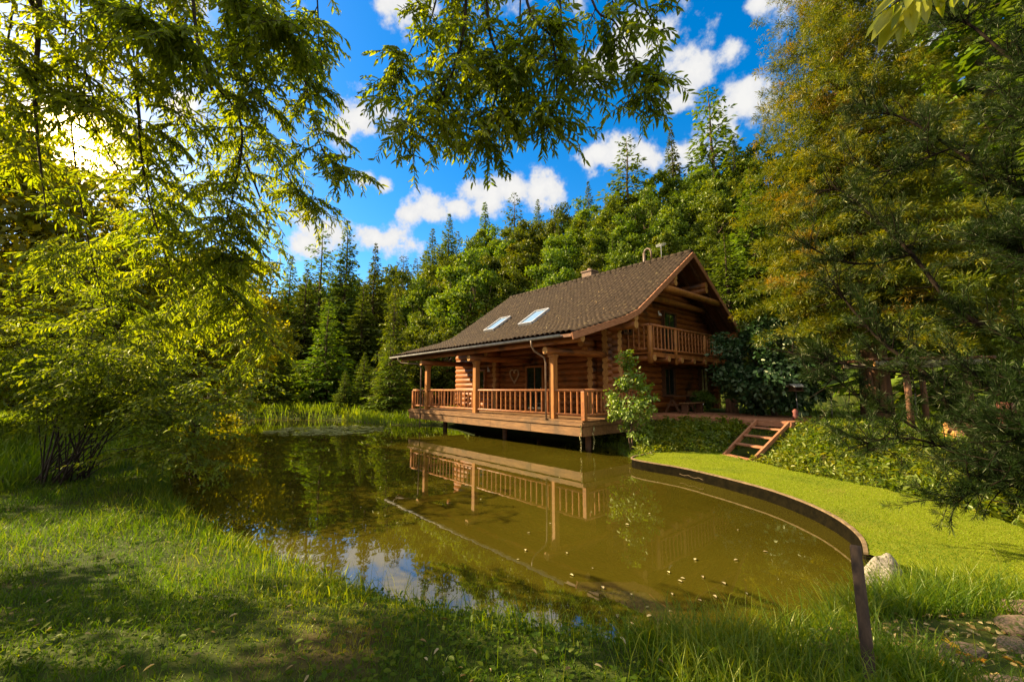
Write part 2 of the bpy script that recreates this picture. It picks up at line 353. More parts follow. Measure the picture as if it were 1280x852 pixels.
def axis(lo, hi, c0, c1, fine, grow):
    a = list(np.arange(c0, c1+1e-6, fine)); s = fine; x = c1
    while x < hi: s *= grow; x += s; a.append(x)
    s = fine; x = c0; b = []
    while x > lo: s *= grow; x -= s; b.append(x)
    return np.array(b[::-1]+a)
ax = axis(-420, 420, -11, 11, .16, 1.09); ay = axis(-200, 520, 1.5, 16, .16, 1.09)
GX, GY = np.meshgrid(ax, ay); GZ = ground_h(GX, GY)
nx, ny = len(ax), len(ay)
vid = np.arange(nx*ny).reshape(ny, nx)
q = np.stack([vid[:-1,:-1], vid[:-1,1:], vid[1:,1:], vid[1:,:-1]], -1).reshape(-1, 4)
M['ground'] = surf_mat('grassy_soil', (.022,.036,.005), (.05,.058,.008), (2.2,2.2,2.2), .95, .8, 7, (.06,.045,.014), s3=.9, spec=.1, t3=.56)
me = fast_mesh('ground', np.stack([GX, GY, GZ], -1).reshape(-1, 3), np.full(len(q), 4), q.ravel(), M['ground'], smooth=True)
tag(link('ground', me), 'uneven grassy ground round the pond rising to a wooded hill', 'ground', kind='structure')
# muddy pond
m, nt, N, K = newmat('muddy_water')
tc = N.new('ShaderNodeTexCoord')
b = N.new('ShaderNodeBsdfPrincipled'); b.inputs['Roughness'].default_value = .015; b.inputs['IOR'].default_value = 1.75; b.inputs['Specular IOR Level'].default_value = .95
no = N.new('ShaderNodeTexNoise'); no.inputs['Scale'].default_value = .22; no.inputs['Detail'].default_value = 4; K.new(tc.outputs['Object'], no.inputs['Vector'])
r = ramp(N, [(.034,.027,.0020),(.057,.046,.0035)], [.35,.7]); K.new(no.outputs['Fac'], r.inputs[0]); K.new(r.outputs[0], b.inputs['Base Color'])
n1 = N.new('ShaderNodeTexNoise'); n1.inputs['Scale'].default_value = 2.6; n1.inputs['Detail'].default_value = 2; K.new(tc.outputs['Object'], n1.inputs['Vector'])
bp = N.new('ShaderNodeBump'); bp.inputs['Strength'].default_value = .014; bp.inputs['Distance'].default_value = .05; K.new(n1.outputs['Fac'], bp.inputs['Height']); K.new(bp.outputs[0], b.inputs['Normal'])
o = N.new('ShaderNodeOutputMaterial'); K.new(b.outputs[0], o.inputs[0]); M['water'] = m
w = MB(); px0, py0 = POND.min(0)-1.2; px1, py1 = POND.max(0)+1.2
w.add([(px0,py0,0),(px1,py0,0),(px1,py1,0),(px0,py1,0)], [(0,1,2,3)])
tag(w.build('pond_water', M['water']), 'still muddy olive brown pond water mirroring house and trees', 'pond', kind='structure')
# mown lawn sheet and its edging
lawn_poly = EDGE + BACK[1:] + [np.array([9.5,2.6]), np.array([6.5,1.6]), np.array([4.6,3.2])]
LAWN = np.array(lawn_poly)
def poly_grid(poly, step):
    x0, y0 = poly.min(0); x1, y1 = poly.max(0)
    X, Y = np.meshgrid(np.arange(x0, x1, step), np.arange(y0, y1, step)); s = seg_sd(poly, X, Y)
    k = s < 0
    return X[k], Y[k], s[k]
def smooth_path(ctrl, n=8):
    c = np.asarray(ctrl, float); c = np.vstack([2*c[0]-c[1], c, 2*c[-1]-c[-2]]); out = []
    for i in range(1, len(c)-2):
        for t in np.linspace(0, 1, n, endpoint=False):
            out.append(.5*((2*c[i])+(-c[i-1]+c[i+1])*t+(2*c[i-1]-5*c[i]+4*c[i+1]-c[i+2])*t*t+(-c[i-1]+3*c[i]-3*c[i+1]+c[i+2])*t**3))
    out.append(c[-2]); return np.array(out)
import bmesh
bm = bmesh.new(); fv = [bm.verts.new((float(p[0]), float(p[1]), .225)) for p in LAWN]
f = bm.faces.new(fv); bmesh.ops.triangulate(bm, faces=[f]); 
me = bpy.data.meshes.new('lawn'); bm.normal_update()
for f in bm.faces:
    if f.normal.z < 0: f.normal_flip()
bm.to_mesh(me); bm.free()
M['lawn'] = surf_mat('mown_turf', (.10,.12,.005), (.145,.155,.008), (9,9,9), .95, .5, 7, (.14,.125,.015), s3=.7, spec=.1, t3=.6)
me.materials.append(M['lawn'])
tag(link('lawn', me), 'smooth close mown bright green lawn beside the pond', 'lawn', kind='structure')
ed = MB(); pts = [np.array([*q_, 0.]) for q_ in EDGE+[BACK[1]]]
sm_ = smooth_path(pts, 6); nrm = []
for i in range(len(sm_)):
    t = sm_[min(i+1, len(sm_)-1)]-sm_[max(i-1, 0)]; t /= np.linalg.norm(t); nn = np.array([t[1], -t[0], 0])
    if seg_sd(POND, sm_[i:i+1, 0]+nn[0]*.3, sm_[i:i+1, 1]+nn[1]*.3)[0] < 0: nn = -nn
    nrm.append(nn)
nrm = np.array(nrm)
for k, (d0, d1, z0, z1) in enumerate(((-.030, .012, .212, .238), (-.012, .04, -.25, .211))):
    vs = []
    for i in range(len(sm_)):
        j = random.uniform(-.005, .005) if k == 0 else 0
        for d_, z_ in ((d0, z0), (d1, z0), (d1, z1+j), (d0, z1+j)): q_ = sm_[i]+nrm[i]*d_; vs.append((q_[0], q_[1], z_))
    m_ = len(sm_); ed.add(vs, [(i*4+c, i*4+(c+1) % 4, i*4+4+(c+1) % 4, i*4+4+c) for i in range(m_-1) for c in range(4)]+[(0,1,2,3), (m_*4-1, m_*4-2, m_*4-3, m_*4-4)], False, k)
tag(ed.build('lawn_edging', [M['rim'], M['shade_face']]), 'curved edging of short brown boards between the lawn and the pond', 'edging')
rp_ = MB()
for i in (8,):
    a = np.array([*EDGE[i], .12]); c = np.array([*EDGE[i+1], .12]); o2 = np.array([-.09,-.10,0])
    P = [a+(c-a)*t+o2+np.array([0,0,-.03*math.sin(math.pi*((t*3) % 1))]) for t in np.linspace(.2,.95,19)]
    rp_.tube(P, .004, 6)
tag(rp_.build('rope', M['rim']), 'thin pale rope sagging in small loops along the far part of the lawn edging', 'rope')
# ------------------------------------------------------------------ the log house (local coordinates: g, l, z)
house = empty('log_house', (HA[0], HA[1], 0), 'log house with brown tiled roof, porch on stilts over the pond and gable balcony', 'house', rz=HROT)
LV0, LV1 = -.1, 13.2                      # verges
WX0, WX1, WY0, WY1 = 3.45, 12.75, 1.3, 12.35   # wall faces
PK, PZ = 8.1, 8.45
def roofz(g):
    if g > PK: return PZ-(g-PK)*(3.5/5.3)
    pts = [(-.55,3.86),(1.0,4.32),(2.4,4.74),(3.3,5.12),(4.1,5.66),(8.1,8.45)]
    for (a, za), (b, zb) in zip(pts, pts[1:]):
        if g <= b: return za+(zb-za)*(g-a)/(b-a)
    return PZ
def tile_side(g0, g1, n):
    # courses of pantiles from eave g0 up to ridge g1
    per = .24; k = 8; ny_ = int((LV1-LV0)/per)*k
    ys = np.linspace(LV0, LV1, ny_+1); prof = np.abs(np.sin(np.arange(ny_+1)/k*math.pi))**.75*.075
    rows = []
    for i in range(n):
        ga = g0+(g1-g0)*i/n; gb = g0+(g1-g0)*(i+1)/n
        jit = np.repeat(RNG.normal(0, .007, ny_//k+1), k)[:ny_+1]
        for g_, up in ((ga, .048), (gb, .0)):
            rows.append(np.stack([np.full(ny_+1, g_), ys, roofz(g_)+prof+up+jit+.02], -1))
    V = np.concatenate(rows); m_ = ny_+1; ids = np.arange(len(V)).reshape(-1, m_)
    F = np.stack([ids[:-1,:-1], ids[:-1,1:], ids[1:,1:], ids[1:,:-1]], -1).reshape(-1, 4)
    if g1 > g0: F = F[:, ::-1]
    return V, F
Va, Fa = tile_side(-.58, PK, 30); Vb, Fb = tile_side(13.4, PK, 19)
V = np.concatenate([Va, Vb]); F = np.concatenate([Fa, Fb+len(Va)])
me = fast_mesh('roof', V, np.full(len(F), 4), F.ravel(), M['tile'], smooth=True)
roof = link('roof', me, house)
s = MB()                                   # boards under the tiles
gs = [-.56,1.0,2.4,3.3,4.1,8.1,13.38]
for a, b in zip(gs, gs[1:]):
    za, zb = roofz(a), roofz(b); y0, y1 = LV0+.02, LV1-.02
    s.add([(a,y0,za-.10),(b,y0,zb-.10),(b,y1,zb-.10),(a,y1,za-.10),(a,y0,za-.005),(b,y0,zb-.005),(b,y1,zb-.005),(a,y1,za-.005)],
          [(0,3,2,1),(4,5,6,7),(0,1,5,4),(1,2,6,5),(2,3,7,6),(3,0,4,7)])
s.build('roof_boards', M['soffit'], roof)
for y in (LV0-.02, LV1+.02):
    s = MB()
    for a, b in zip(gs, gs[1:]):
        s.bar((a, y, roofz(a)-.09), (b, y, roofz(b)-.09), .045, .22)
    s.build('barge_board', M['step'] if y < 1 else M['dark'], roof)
s = MB()
for i in range(38):
    y = LV0+.02+i*.345; s.tube([(PK, y, PZ+.035), (PK, y+.36, PZ+.055)], [.12,.13], 10)
for i in range(16): s.bar((PK-.4, .3+i*.8, PZ-.26), (PK-.4, .3+i*.8, PZ-.08), .10, .05)
s.build('ridge_cap', M['tile'], roof)
s = MB(); s.box(8.3, 8.95, 6.05, 6.75, 7.6, 8.98); s.box(8.25, 9.0, 6.0, 6.8, 8.98, 9.05); s.tube([(8.62,6.4,9.0),(8.62,6.4,9.22)], .14, 10)
s.build('chimney', M['brick'], roof)
s = MB(); s.tube([(8.35,2.6,8.1),(8.35,2.6,9.15)], .07, 10); s.tube([(8.35,2.6,9.1),(8.36,2.55,9.28),(8.38,2.42,9.36),(8.4,2.28,9.3),(8.4,2.22,9.12),(8.4,2.2,8.75)], .05, 8); s.tube([(8.4,2.1,8.2),(8.4,2.1,8.72)], .08, 8)
s.build('flue_pipe', M['pipe'], roof)
s = MB(); s.tube([(8.3,1.6,8.3),(8.3,1.6,9.4)], .012, 5); s.tube([(8.0,1.45,9.28),(8.6,1.75,9.36)], .008, 5)
for k in range(6): s.tube([(8.05+.1*k,1.2+.05*k,9.29+.013*k),(8.05+.1*k,1.75+.05*k,9.29+.013*k)], .006, 4)
s.build('antenna', M['metal'], roof)
def on_roof(g, y, off): 
    sl_ = (8.45-5.66)/4.0; n = Vector((-sl_, 0, 1)).normalized(); return Vector((g, y, roofz(g)))+n*off
for y0, y1 in ((9.05,9.95),(5.98,6.98)):
    fr = MB()
    ga, gb = 3.5, 4.72
    def rp2(g, y, o_): 
        t = (g-ga)/(gb-ga); z = roofz(ga)+.05+(roofz(gb)-roofz(ga))*t; return Vector((g-.55*o_, y, z+.83*o_))
    for a, b in (((ga,y0),(gb,y0)), ((ga,y1),(gb,y1)), ((ga,y0),(ga,y1)), ((gb,y0),(gb,y1))):
        fr.bar(rp2(*a, .07), rp2(*b, .07), .09, .16, up=(-.55,0,.83))
    sk = fr.build('skylight', M['metal'], roof)
    gm = MB(); q4 = [rp2(ga+.03,y0+.03,.10), rp2(gb-.03,y0+.03,.10), rp2(gb-.03,y1-.03,.10), rp2(ga+.03,y1-.03,.10)]
    q5 = [p-Vector((-.55,0,.83))*.05 for p in q4]
    gm.add(q4+q5, [(0,1,2,3),(7,6,5,4),(0,4,5,1),(1,5,6,2),(2,6,7,3),(3,7,4,0)])
    # keep to three levels: the pane is the second child of the roof
    gm.build('skylight_glass', M['skyglass'], roof)
n = 420; G_ = RNG.uniform(-.5, 7.8, n)**1.0; G_ = np.where(RNG.uniform(0, 1, n) < .6, RNG.uniform(-.5, 4, n), G_); Y_ = RNG.uniform(.1, 13.0, n)
ROOFL = np.stack([G_, Y_, np.array([roofz(float(g))+.105 for g in G_])], -1)
# gutters and downpipes
s = MB(); ge, gz = -.62, 3.84
ang = [math.pi+math.pi*i/8 for i in range(9)]; vs = []
for y in (.30, 13.25):
    for r_ in (.075, .066): vs += [(ge+r_*math.cos(t), y, gz+.02+r_*math.sin(t)) for t in ang]
fs = []
for i in range(8): fs += [(i,i+1,19+i,18+i),(9+i+1,9+i,27+i,28+i)]
fs += [(i+1,i,9+i,10+i) for i in range(8)]+[(18+i,19+i,28+i,27+i) for i in range(8)]
s.add(vs, fs, True)
s.build('gutter', M['metal'], house)
s = MB(); s.tube([(ge,1.75,3.80),(ge+.02,1.75,3.6),(ge+.12,1.72,3.42),(-.12,1.6,3.2),(-.09,1.56,3.0),(-.09,1.56,1.0)], .032, 8); s.build('downpipe', M['pipe'], house)
s = MB(); s.tube([(ge,12.3,3.80),(ge,12.28,3.66),(ge+.1,12.1,3.5),(-.16,10.9,3.4),(-.12,10.62,3.2),(-.12,10.6,.1)], .032, 8); s.build('downpipe', M['pipe'], house)
# log walls
def wall(name, logs, boxes=()):
    s = MB()
    for p0, p1, r in logs: s.log(p0, p1, r)
    for b in boxes: s.box(*b)
    return s.build(name, [M['log'], M['end']], house)
LR, LS = .158, .275
def zs(a, b):
    z = a+LR
    while z < b: yield z; z += LS
logs = []
for i, z in enumerate(zs(1.05, 4.85)):
    logs.append(((WX0+.05, WY0-.38-.06*random.random(), z), (WX0+.05, WY1+.35, z), LR))
wall('wall', logs, [(WX0+.08, WX0+.2, WY0+.05, WY1-.05, 1.06, 4.9)])
logs = []
for z in zs(1.05+LS/2, 8.0):
    # limits under the roof
    lo, hi = WX0-.35, WX1+.35
    if z+.25 > roofz(lo):
        g = 3.3
        while roofz(g) < z+.28 and g < PK: g += .03
        lo = max(g, WX0)
    if z+.25 > roofz(hi):
        g = 13.0
        while roofz(g) < z+.28 and g > PK: g -= .03
        hi = min(g, WX1)
    if hi-lo > .5: logs.append(((lo, WY0+.05, z), (hi, WY0+.05, z), LR))
wall('wall', logs, [(WX0+.25, WX1-.1, WY0+.08, WY0+.2, 1.06, 4.9)])
wall('wall', [((WX1-.05, WY0-.3, z), (WX1-.05, WY1+.3, z), LR) for z in zs(1.05, 4.9)])
logs = [((WX0+.02 if roofz(WX0) > z+.3 else max(WX0, PK-(PZ-z-.3)/.7), WY1-.05, z), (WX1 if z < 4.8 else PK+(PZ-z-.3)/.66, WY1-.05, z), LR) for z in zs(1.05+LS/2, 8.0)]
wall('wall', logs, [(WX0+.25, WX1-.1, WY1-.2, WY1-.1, 1.06, 4.9)])
# log ends of the inner cross walls sticking out on the porch, widening into brackets at the top
for y in (2.1, 8.5):
    wall('log_bracket', [((WX0-(.38+(.28*(i-8) if i > 8 else 0)+.04*random.random()), y, z), (WX0+.1, y, z), LR) for i, z in enumerate(zs(1.05, 4.1))])
# purlins and ties, ends showing at the gable
def purlin(pts, r): 
    s = MB(); s.log(*pts, r, 14); return s.build('purlin', [M['log'], M['end']], house)
for g, z, r in ((3.32, 4.86, .17), (3.32, 4.56, .16), (6.55, 7.02, .15), (6.55, 6.76, .14), (9.55, 7.14, .15), (9.55, 6.88, .14), (12.9, 4.98, .16), (.1, 3.76, .12)):
    purlin(((g, .0, z), (g, LV1-.05, z)), r)
for y, z, r in ((.08, 6.42, .15), (.95, 6.18, .14)):
    s = MB(); s.log((5.0 if y > .5 else 5.25, y, z), (11.3, y, z), r, 14); s.build('tie_beam', [M['post'], M['end']], house)
for y in (1.37, 6.03, 10.29):
    s = MB(); s.log((-.32, y, 3.42), (WX0+.1, y, 3.46), .13, 12); s.build('tie_beam', [M['log'], M['end']], house)
for y in (.25, .9):                        # raking rafters under the verge
    for a, b in (((3.5, roofz(3.5)-.22), (PK, PZ-.24)), ((13.0, roofz(13.0)-.2), (PK, PZ-.24))):
        s = MB(); s.bar((a[0], y, a[1]), (b[0], y, b[1]), .14, .18); s.build('rafter', M['dark'], house)
s = MB(); s.bar((12.9,.1,4.9),(13.35,.1,4.72),.16,.16); s.bar((12.0,.1,4.78),(13.5,.1,4.78),.14,.14); s.build('eave_bracket', M['rail'], house)
# porch deck on stilts
s = MB()
for i in range(16):
    a = -.06+i*.222; s.box(a, a+.212, -.05 if i else -.05, 11.86, 1.00, 1.05)
dk = s.build('porch_deck', M['deck'], house)
s = MB()
y = -.05
for i in range(5):
    y2 = min(y+2.4, 11.86); s.box(-.10, -.055, y+.006, y2-.006, .56, .86); y = y2
s.box(-.14, -.04, -.10, 11.9, .88, .99)
s.build('fascia', M['deck'], dk)
s = MB(); s.box(-.05, 3.5, -.10, -.056, .56, .86); s.box(-.1, 3.5, -.14, -.105, .88, .99); s.build('fascia', M['deck'], dk)
s = MB(); s.box(-.05, 3.5, 11.865, 11.91, .56, .99); s.build('fascia', M['deck'], dk)
s = MB()
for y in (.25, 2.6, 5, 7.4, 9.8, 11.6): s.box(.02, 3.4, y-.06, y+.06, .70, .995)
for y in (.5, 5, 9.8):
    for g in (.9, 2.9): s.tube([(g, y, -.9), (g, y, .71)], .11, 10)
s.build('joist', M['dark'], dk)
# posts of the porch
for y in (1.37, 6.03, 10.29):
    s = MB(); s.box(-.01, .21, y-.11, y+.11, 1.051, 3.32); s.box(-.04, .24, y-.14, y+.14, 3.20, 3.30); s.build('porch_post', M['post'], house, .015)
# porch railing
pr = MB(); pr.tube([(.1, -.02, 2.03), (.1, 11.8, 2.03)], .05, 10); pr.tube([(.1, .1, 1.22), (.1, 11.8, 1.22)], .045, 10)
rl = pr.build('porch_railing', M['rail'], house)
s = MB(); s.tube([(.1, -.0, 2.03), (3.1, .0, 2.03)], .05, 10); s.tube([(.1, .0, 1.22), (3.1, .0, 1.22)], .045, 10); s.build('rail', M['rail'], rl)
s = MB(); s.tube([(.1, 11.77, 2.03), (3.1, 11.77, 2.03)], .05, 10); s.tube([(.1, 11.77, 1.22), (3.1, 11.77, 1.22)], .045, 10); s.build('rail', M['rail'], rl)
for (g, y) in ((.1, .0), (.1, 11.77), (3.1, 0), (3.1, 11.77)):
    s = MB(); s.box(g-.075, g+.075, y-.075, y+.075, 1.052, 2.0); s.build('railing_post', M['rail'], rl, .01)
balm = MB(); balm.tube([(0,0,1.22), (0,0,1.6), (0,0,2.02)], .034, 8, False); bal0 = None
spots = []
for a, b, n in ((.0,1.37,4), (1.37,6.03,15), (6.03,10.29,14), (10.29,11.77,5)):
    for i in range(1, n+1): spots.append((.1, a+(b-a)*i/(n+1)))
spots += [(.1+3.0*i/13, 0) for i in range(1, 13)] + [(.1+3.0*i/11, 11.77) for i in range(1, 11)]
for g, y in spots:
    if bal0 is None: o = bal0 = balm.build('baluster', M['rail'], rl)
    else: o = link('baluster', bal0.data, rl)
    o.location = (g, y, 0); o.rotation_euler = (0, 0, random.uniform(0, 6))
# balcony
BG0, BG1 = 4.4, 11.3; BY = .10
s = MB()
for i in range(8): s.box(BG0-.1, BG1+.1, BY-.03+i*.15, BY+.11+i*.15, 3.50, 3.55)
s.box(BG0-.12, BG1+.12, BY-.08, BY-.035, 3.38, 3.56)
bal = s.build('balcony', M['rail'], house)
for i in range(7):
    g = BG0+.1+(BG1-BG0-.2)*i/6; s = MB(); s.log((g, BY-.14, 3.33), (g, WY0+.1, 3.33), .13, 12); s.build('joist', [M['log'], M['end']], bal)
s = MB()
for z, r in ((4.68, .055), (3.70, .05)):
    s.tube([(BG0, BY, z), (BG1, BY, z)], r, 10); s.tube([(BG0, BY, z), (BG0, WY0, z)], r, 10); s.tube([(BG1, BY, z), (BG1, WY0, z)], r, 10)
s.build('rail', M['rail'], bal)
for g, w_ in ((BG0, .11), (6.45, .075), (9.2, .075), (BG1, .085)):
    s = MB(); s.tube([(g, BY, 3.12), (g, BY, 4.63)], w_, 12, True, 0, 1); s.build('balcony_post', [M['post'], M['end']], bal)
b0 = None; spots = []
for a, b, n in ((BG0, 6.45, 6), (6.45, 9.2, 8), (9.2, BG1, 6)): spots += [(a+(b-a)*i/(n+1), BY) for i in range(1, n+1)]
spots += [(BG0, BY+.25*i) for i in range(1, 5)] + [(BG1, BY+.25*i) for i in range(1, 5)]
bm_ = MB(); bm_.tube([(0,0,3.7), (0,0,4.2), (0,0,4.66)], .036, 8, False)
for g, y in spots:
    if b0 is None: o = b0 = bm_.build('baluster', M['rail'], bal)
    else: o = link('baluster', b0.data, bal)
    o.location = (g, y, 0)
# windows and doors. axis 'g' lies in the gable wall (y = WY0), 'l' in the porch wall (x = WX0)
def opening(name, axis_, a0, a1, z0, z1, curtain=False, bars=1):
    off = -.25
    def bx(mb, u0, u1, w0, w1, d0, d1):
        if axis_ == 'g': mb.box(u0, u1, WY0+off+d0, WY0+off+d1, w0, w1)
        else: mb.box(WX0+off+d0, WX0+off+d1, u0, u1, w0, w1)
    f = MB(); t = .09
    bx(f, a0, a1, z1-t, z1, 0, .3); bx(f, a0, a1, z0, z0+t, -.03, .3)
    bx(f, a0, a0+t, z0+t+.001, z1-t-.001, 0, .3); bx(f, a1-t, a1, z0+t+.001, z1-t-.001, 0, .3)
    for k in range(bars):
        c = a0+(a1-a0)*(k+1)/(bars+1); bx(f, c-.025, c+.025, z0+t+.001, z1-t-.001, .05, .1)
    w_ = f.build(name, M['dark'] if axis_ == 'g' else M['rail'], house)
    p = MB(); bx(p, a0+t+.002, a1-t-.002, z0+t+.002, z1-t-.002, .062, .075) if not curtain else None
    if curtain:
        n = 12
        for k in range(n):
            u0 = a0+t+.01+(a1-a0-2*t-.02)*k/n; u1 = a0+t+.01+(a1-a0-2*t-.02)*(k+.9)/n
            if k in (5, 6): continue
            bx(p, u0, u1, z0+t+.01, z1-t-.01, .085+.02*(k % 2), .11+.02*(k % 2))
        c = p.build('curtain', M['curtain'], w_); p = MB(); bx(p, a0+t+.002, a1-t-.002, z0+t+.002, z1-t-.002, .14, .15)
    p.build('pane', M['pane'], w_)
    return w_
opening('window', 'g', 10.75, 11.75, 1.85, 3.2, True)
opening('window', 'g', 7.15, 8.15, 1.75, 3.1)
opening('window', 'g', 3.98, 4.62, 4.35, 5.35)
d = opening('door', 'g', 7.3, 8.5, 3.56, 5.75, bars=1)
opening('window', 'l', 9.55, 10.6, 2.05, 3.15)
d = opening('door', 'l', 5.0, 6.25, 1.06, 3.2, bars=1)
s = MB(); s.box(WX0-.28, WX0-.24, 5.12, 5.16, 2.0, 2.15); s.build('handle', M['metal'], d)
# vertical board between lit panel and door upstairs, shutter lamp
for (g, y, z, nm) in ((7.0, WY0-.16, 5.55, 'wall_lamp'), (WX0-.2, 9.3, 3.12, 'wall_lamp')):
    s = MB(); s.box(g-.02, g+.02, y-.02, y+.02, z, z+.16); s.tube([(g, y-.06, z-.08), (g, y-.06, z), (g, y-.06, z+.05)], [.09,.06,.02], 10); s.build(nm, M['white'], house)
# heart wreath hanging on the porch wall
hp = hw(7.1, WX0-.17, 2.78)
hr = MB(); pts = []
for i in range(41):
    t = 2*math.pi*i/40; x = 16*math.sin(t)**3; z = 13*math.cos(t)-5*math.cos(2*t)-2*math.cos(3*t)-math.cos(4*t)
    pts.append((0, x*.021, z*.024))
for k in range(3): hr.tube([(p[0]-.02*k+random.uniform(-.01,.01), p[1]+random.uniform(-.02,.02), p[2]+random.uniform(-.02,.02)) for p in pts], .028, 6)
o = hr.build('heart_wreath', M['wicker']); o.location = hp; o.rotation_euler = (0, 0, HROT)
tag(o, 'heart shaped woven wreath hanging on the dark log wall of the porch', 'wreath')
# ------------------------------------------------------------------ terrace, steps and things near the house
def hobj(o): o.location = (HA[0], HA[1], 0); o.rotation_euler = (0, 0, HROT); return o
s = MB(); n = 26; TG0, TG1 = 4.72, 8.4
for i in range(n):
    a = TG0+(TG1-TG0)*i/n; s.box(a, a+(TG1-TG0)/n-.012, -4.5, .85, 1.01, 1.05)
o = s.build('terrace_deck', M['step']); hobj(o); tag(o, 'low reddish plank terrace in front of the gable, raised on short stumps', 'terrace')
s = MB(); s.box(TG0-.05, TG0-.006, -4.55, .9, .87, 1.035); s.box(TG0, TG1, -4.56, -4.51, .87, 1.035); s.build('edge_board', M['step'], o)
s = MB()
for y in (-4.3, -2.4, -.4):
    for g in (4.9, 8.0): s.tube([(g, y, .2), (g, y, 1.0)], .09, 8)
s.build('stump', M['dark'], o)
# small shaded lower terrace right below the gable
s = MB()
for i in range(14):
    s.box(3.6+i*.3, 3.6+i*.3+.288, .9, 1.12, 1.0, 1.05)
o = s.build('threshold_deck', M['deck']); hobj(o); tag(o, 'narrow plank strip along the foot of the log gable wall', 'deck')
def steps():
    e = empty('wooden_steps', hw(-4.0, 4.6, 0), 'open wooden steps leaning from the terrace down to the lawn', 'steps', rz=HROT)
    T0 = Vector(hw(-3.55, 4.68, 1.02)); T1 = Vector(hw(-4.5, 4.62, 1.0)); B0 = Vector(hw(-3.62, 1.85, .19)); B1 = Vector(hw(-4.55, 1.3, .19))
    inv = Matrix.Rotation(-HROT, 4, 'Z') @ Matrix.Translation(-Vector(hw(-4.0, 4.6, 0)))
    T0, T1, B0, B1 = [inv @ p for p in (T0, T1, B0, B1)]
    for a, b in ((T0, B0), (T1, B1)):
        s = MB(); s.bar(a, b, .06, .13); s.build('stringer', M['step'], e, .006)
    for t in (.2, .44, .68, .98):
        a = T0.lerp(B0, t); b = T1.lerp(B1, t); s = MB(); s.bar(a, b, .26, .045); s.build('tread', M['step'], e, .006)
steps()
# picnic set by the wall
def picnic():
    e = empty('picnic_table', hw(.45, 7.35, 1.05), 'dark wooden table standing against the shaded log gable wall', 'table', rz=HROT)
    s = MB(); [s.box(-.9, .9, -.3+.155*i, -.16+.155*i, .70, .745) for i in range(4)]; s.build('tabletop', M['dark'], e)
    for x in (-.7, .7):
        s = MB(); s.bar((x, -.32, 0), (x, .05, .7), .07, .09); s.bar((x, .34, 0), (x, -.03, .7), .07, .09); s.bar((x, -.3, .35), (x, .3, .35), .06, .08); s.build('leg', M['dark'], e)
    for k, (gg, yy) in enumerate(((7.0, -.25), (9.55, .55))):
        b = empty('bench', hw(yy, gg, 1.05), ['low plain bench in front of the dark table', 'longer bench with a slatted back right of the dark table by the gable window'][k], 'bench', 'benches on the terrace', HROT)
        s = MB(); [s.box(-.85, .85, -.15+.155*i, -.01+.155*i, .42, .46) for i in range(2)]; s.build('seat', M['deck'], b)
        for x in (-.65, .65):
            s = MB(); s.box(x-.04, x+.04, -.14, .14, 0, .418); s.build('leg', M['dark'], b)
        if k:
            s = MB(); [s.box(-.85, .85, .2, .235, .55+.14*i, .66+.14*i) for i in range(3)]; s.box(-.6, -.52, .16, .2, .4, .95); s.box(.52, .6, .16, .2, .4, .95); s.build('backrest', M['deck'], b)
picnic()
# a white watering can like pot on the terrace
p = hw(-.15, 8.0, 1.055)
s = MB(); s.tube([(0,0,0),(0,0,.12),(0,0,.3)], [.07,.10,.05], 10); s.tube([(0,0,.22),(.12,0,.38)], [.03,.02], 6); s.tube([(-.07,0,.08),(-.14,0,.2),(-.04,0,.28)], .012, 5)
o = s.build('watering_can', M['white']); o.location = p; tag(o, 'small white watering can standing near the dark round shrub on the terrace', 'watering can')
# planter stump
p = hw(-.95, 9.3, .9); s = MB(); s.tube([(0,0,0),(0,0,.25),(0,0,.75)], [.30,.26,.25], 14, True, 0, 1, .06); o = s.build('tree_stump', [M['barkred'], M['end']]); o.location = p
tag(o, 'short thick tree stump standing right of the house behind the terrace', 'stump')
# bird feeder on a thin pole
p = hw(-4.3, 6.3, .95)
e = empty('bird_feeder', p, 'small roofed bird feeder on a thin pole behind the steps', 'bird feeder', rz=R(15))
s = MB(); s.tube([(0,0,0),(0,0,1.05)], .016, 6); s.build('pole', M['darkmetal'], e)
s = MB(); s.box(-.2, .2, -.14, .14, 1.05, 1.08); s.box(-.18, -.15, -.12, .12, 1.08, 1.24); s.box(.15, .18, -.12, .12, 1.08, 1.24); s.box(-.15, .15, .09, .11, 1.08, 1.22); s.build('tray', M['dark'], e)
s = MB(); s.bar((-.27, -.10, 1.25), (.27, -.10, 1.25), .22, .02, up=(0, -.5, 1)); s.bar((-.27, .10, 1.25), (.27, .10, 1.25), .22, .02, up=(0, .5, 1)); s.build('roof', M['metal'], e)
p = hw(-4.42, 5.6, 1.0); s = MB(); s.tube([(0,0,0),(0,0,.2),(0,0,.26),(0,0,.34),(0,0,.42)], [.08,.09,.06,.09,.02], 10)
o = s.build('garden_lantern', M['red']); o.location = p; tag(o, 'small reddish garden lantern at the right end of the plank terrace', 'lantern')
# hanging vines under the corner of the deck
for k, (g, l) in enumerate(((-.16, -.05), (.35, -.17))):
    p = hw(l, g, .92); vb = MB(); L_ = .8-.06*k
    path = [(math.sin(i*1.1+k)*.02, math.cos(i*1.7)*.02, -L_*i/9) for i in range(10)]
    vb.tube(path, .006, 5); o = vb.build('hanging_vine', M['twig']); o.location = p
    tag(o, ['thin trailing vine hanging from the deck corner down to the water', 'second trailing vine round the corner, under the side of the deck'][k], 'vine', 'vines trailing from the porch deck')
    VINES = globals().setdefault('VINES', []); VINES.append((o, path))
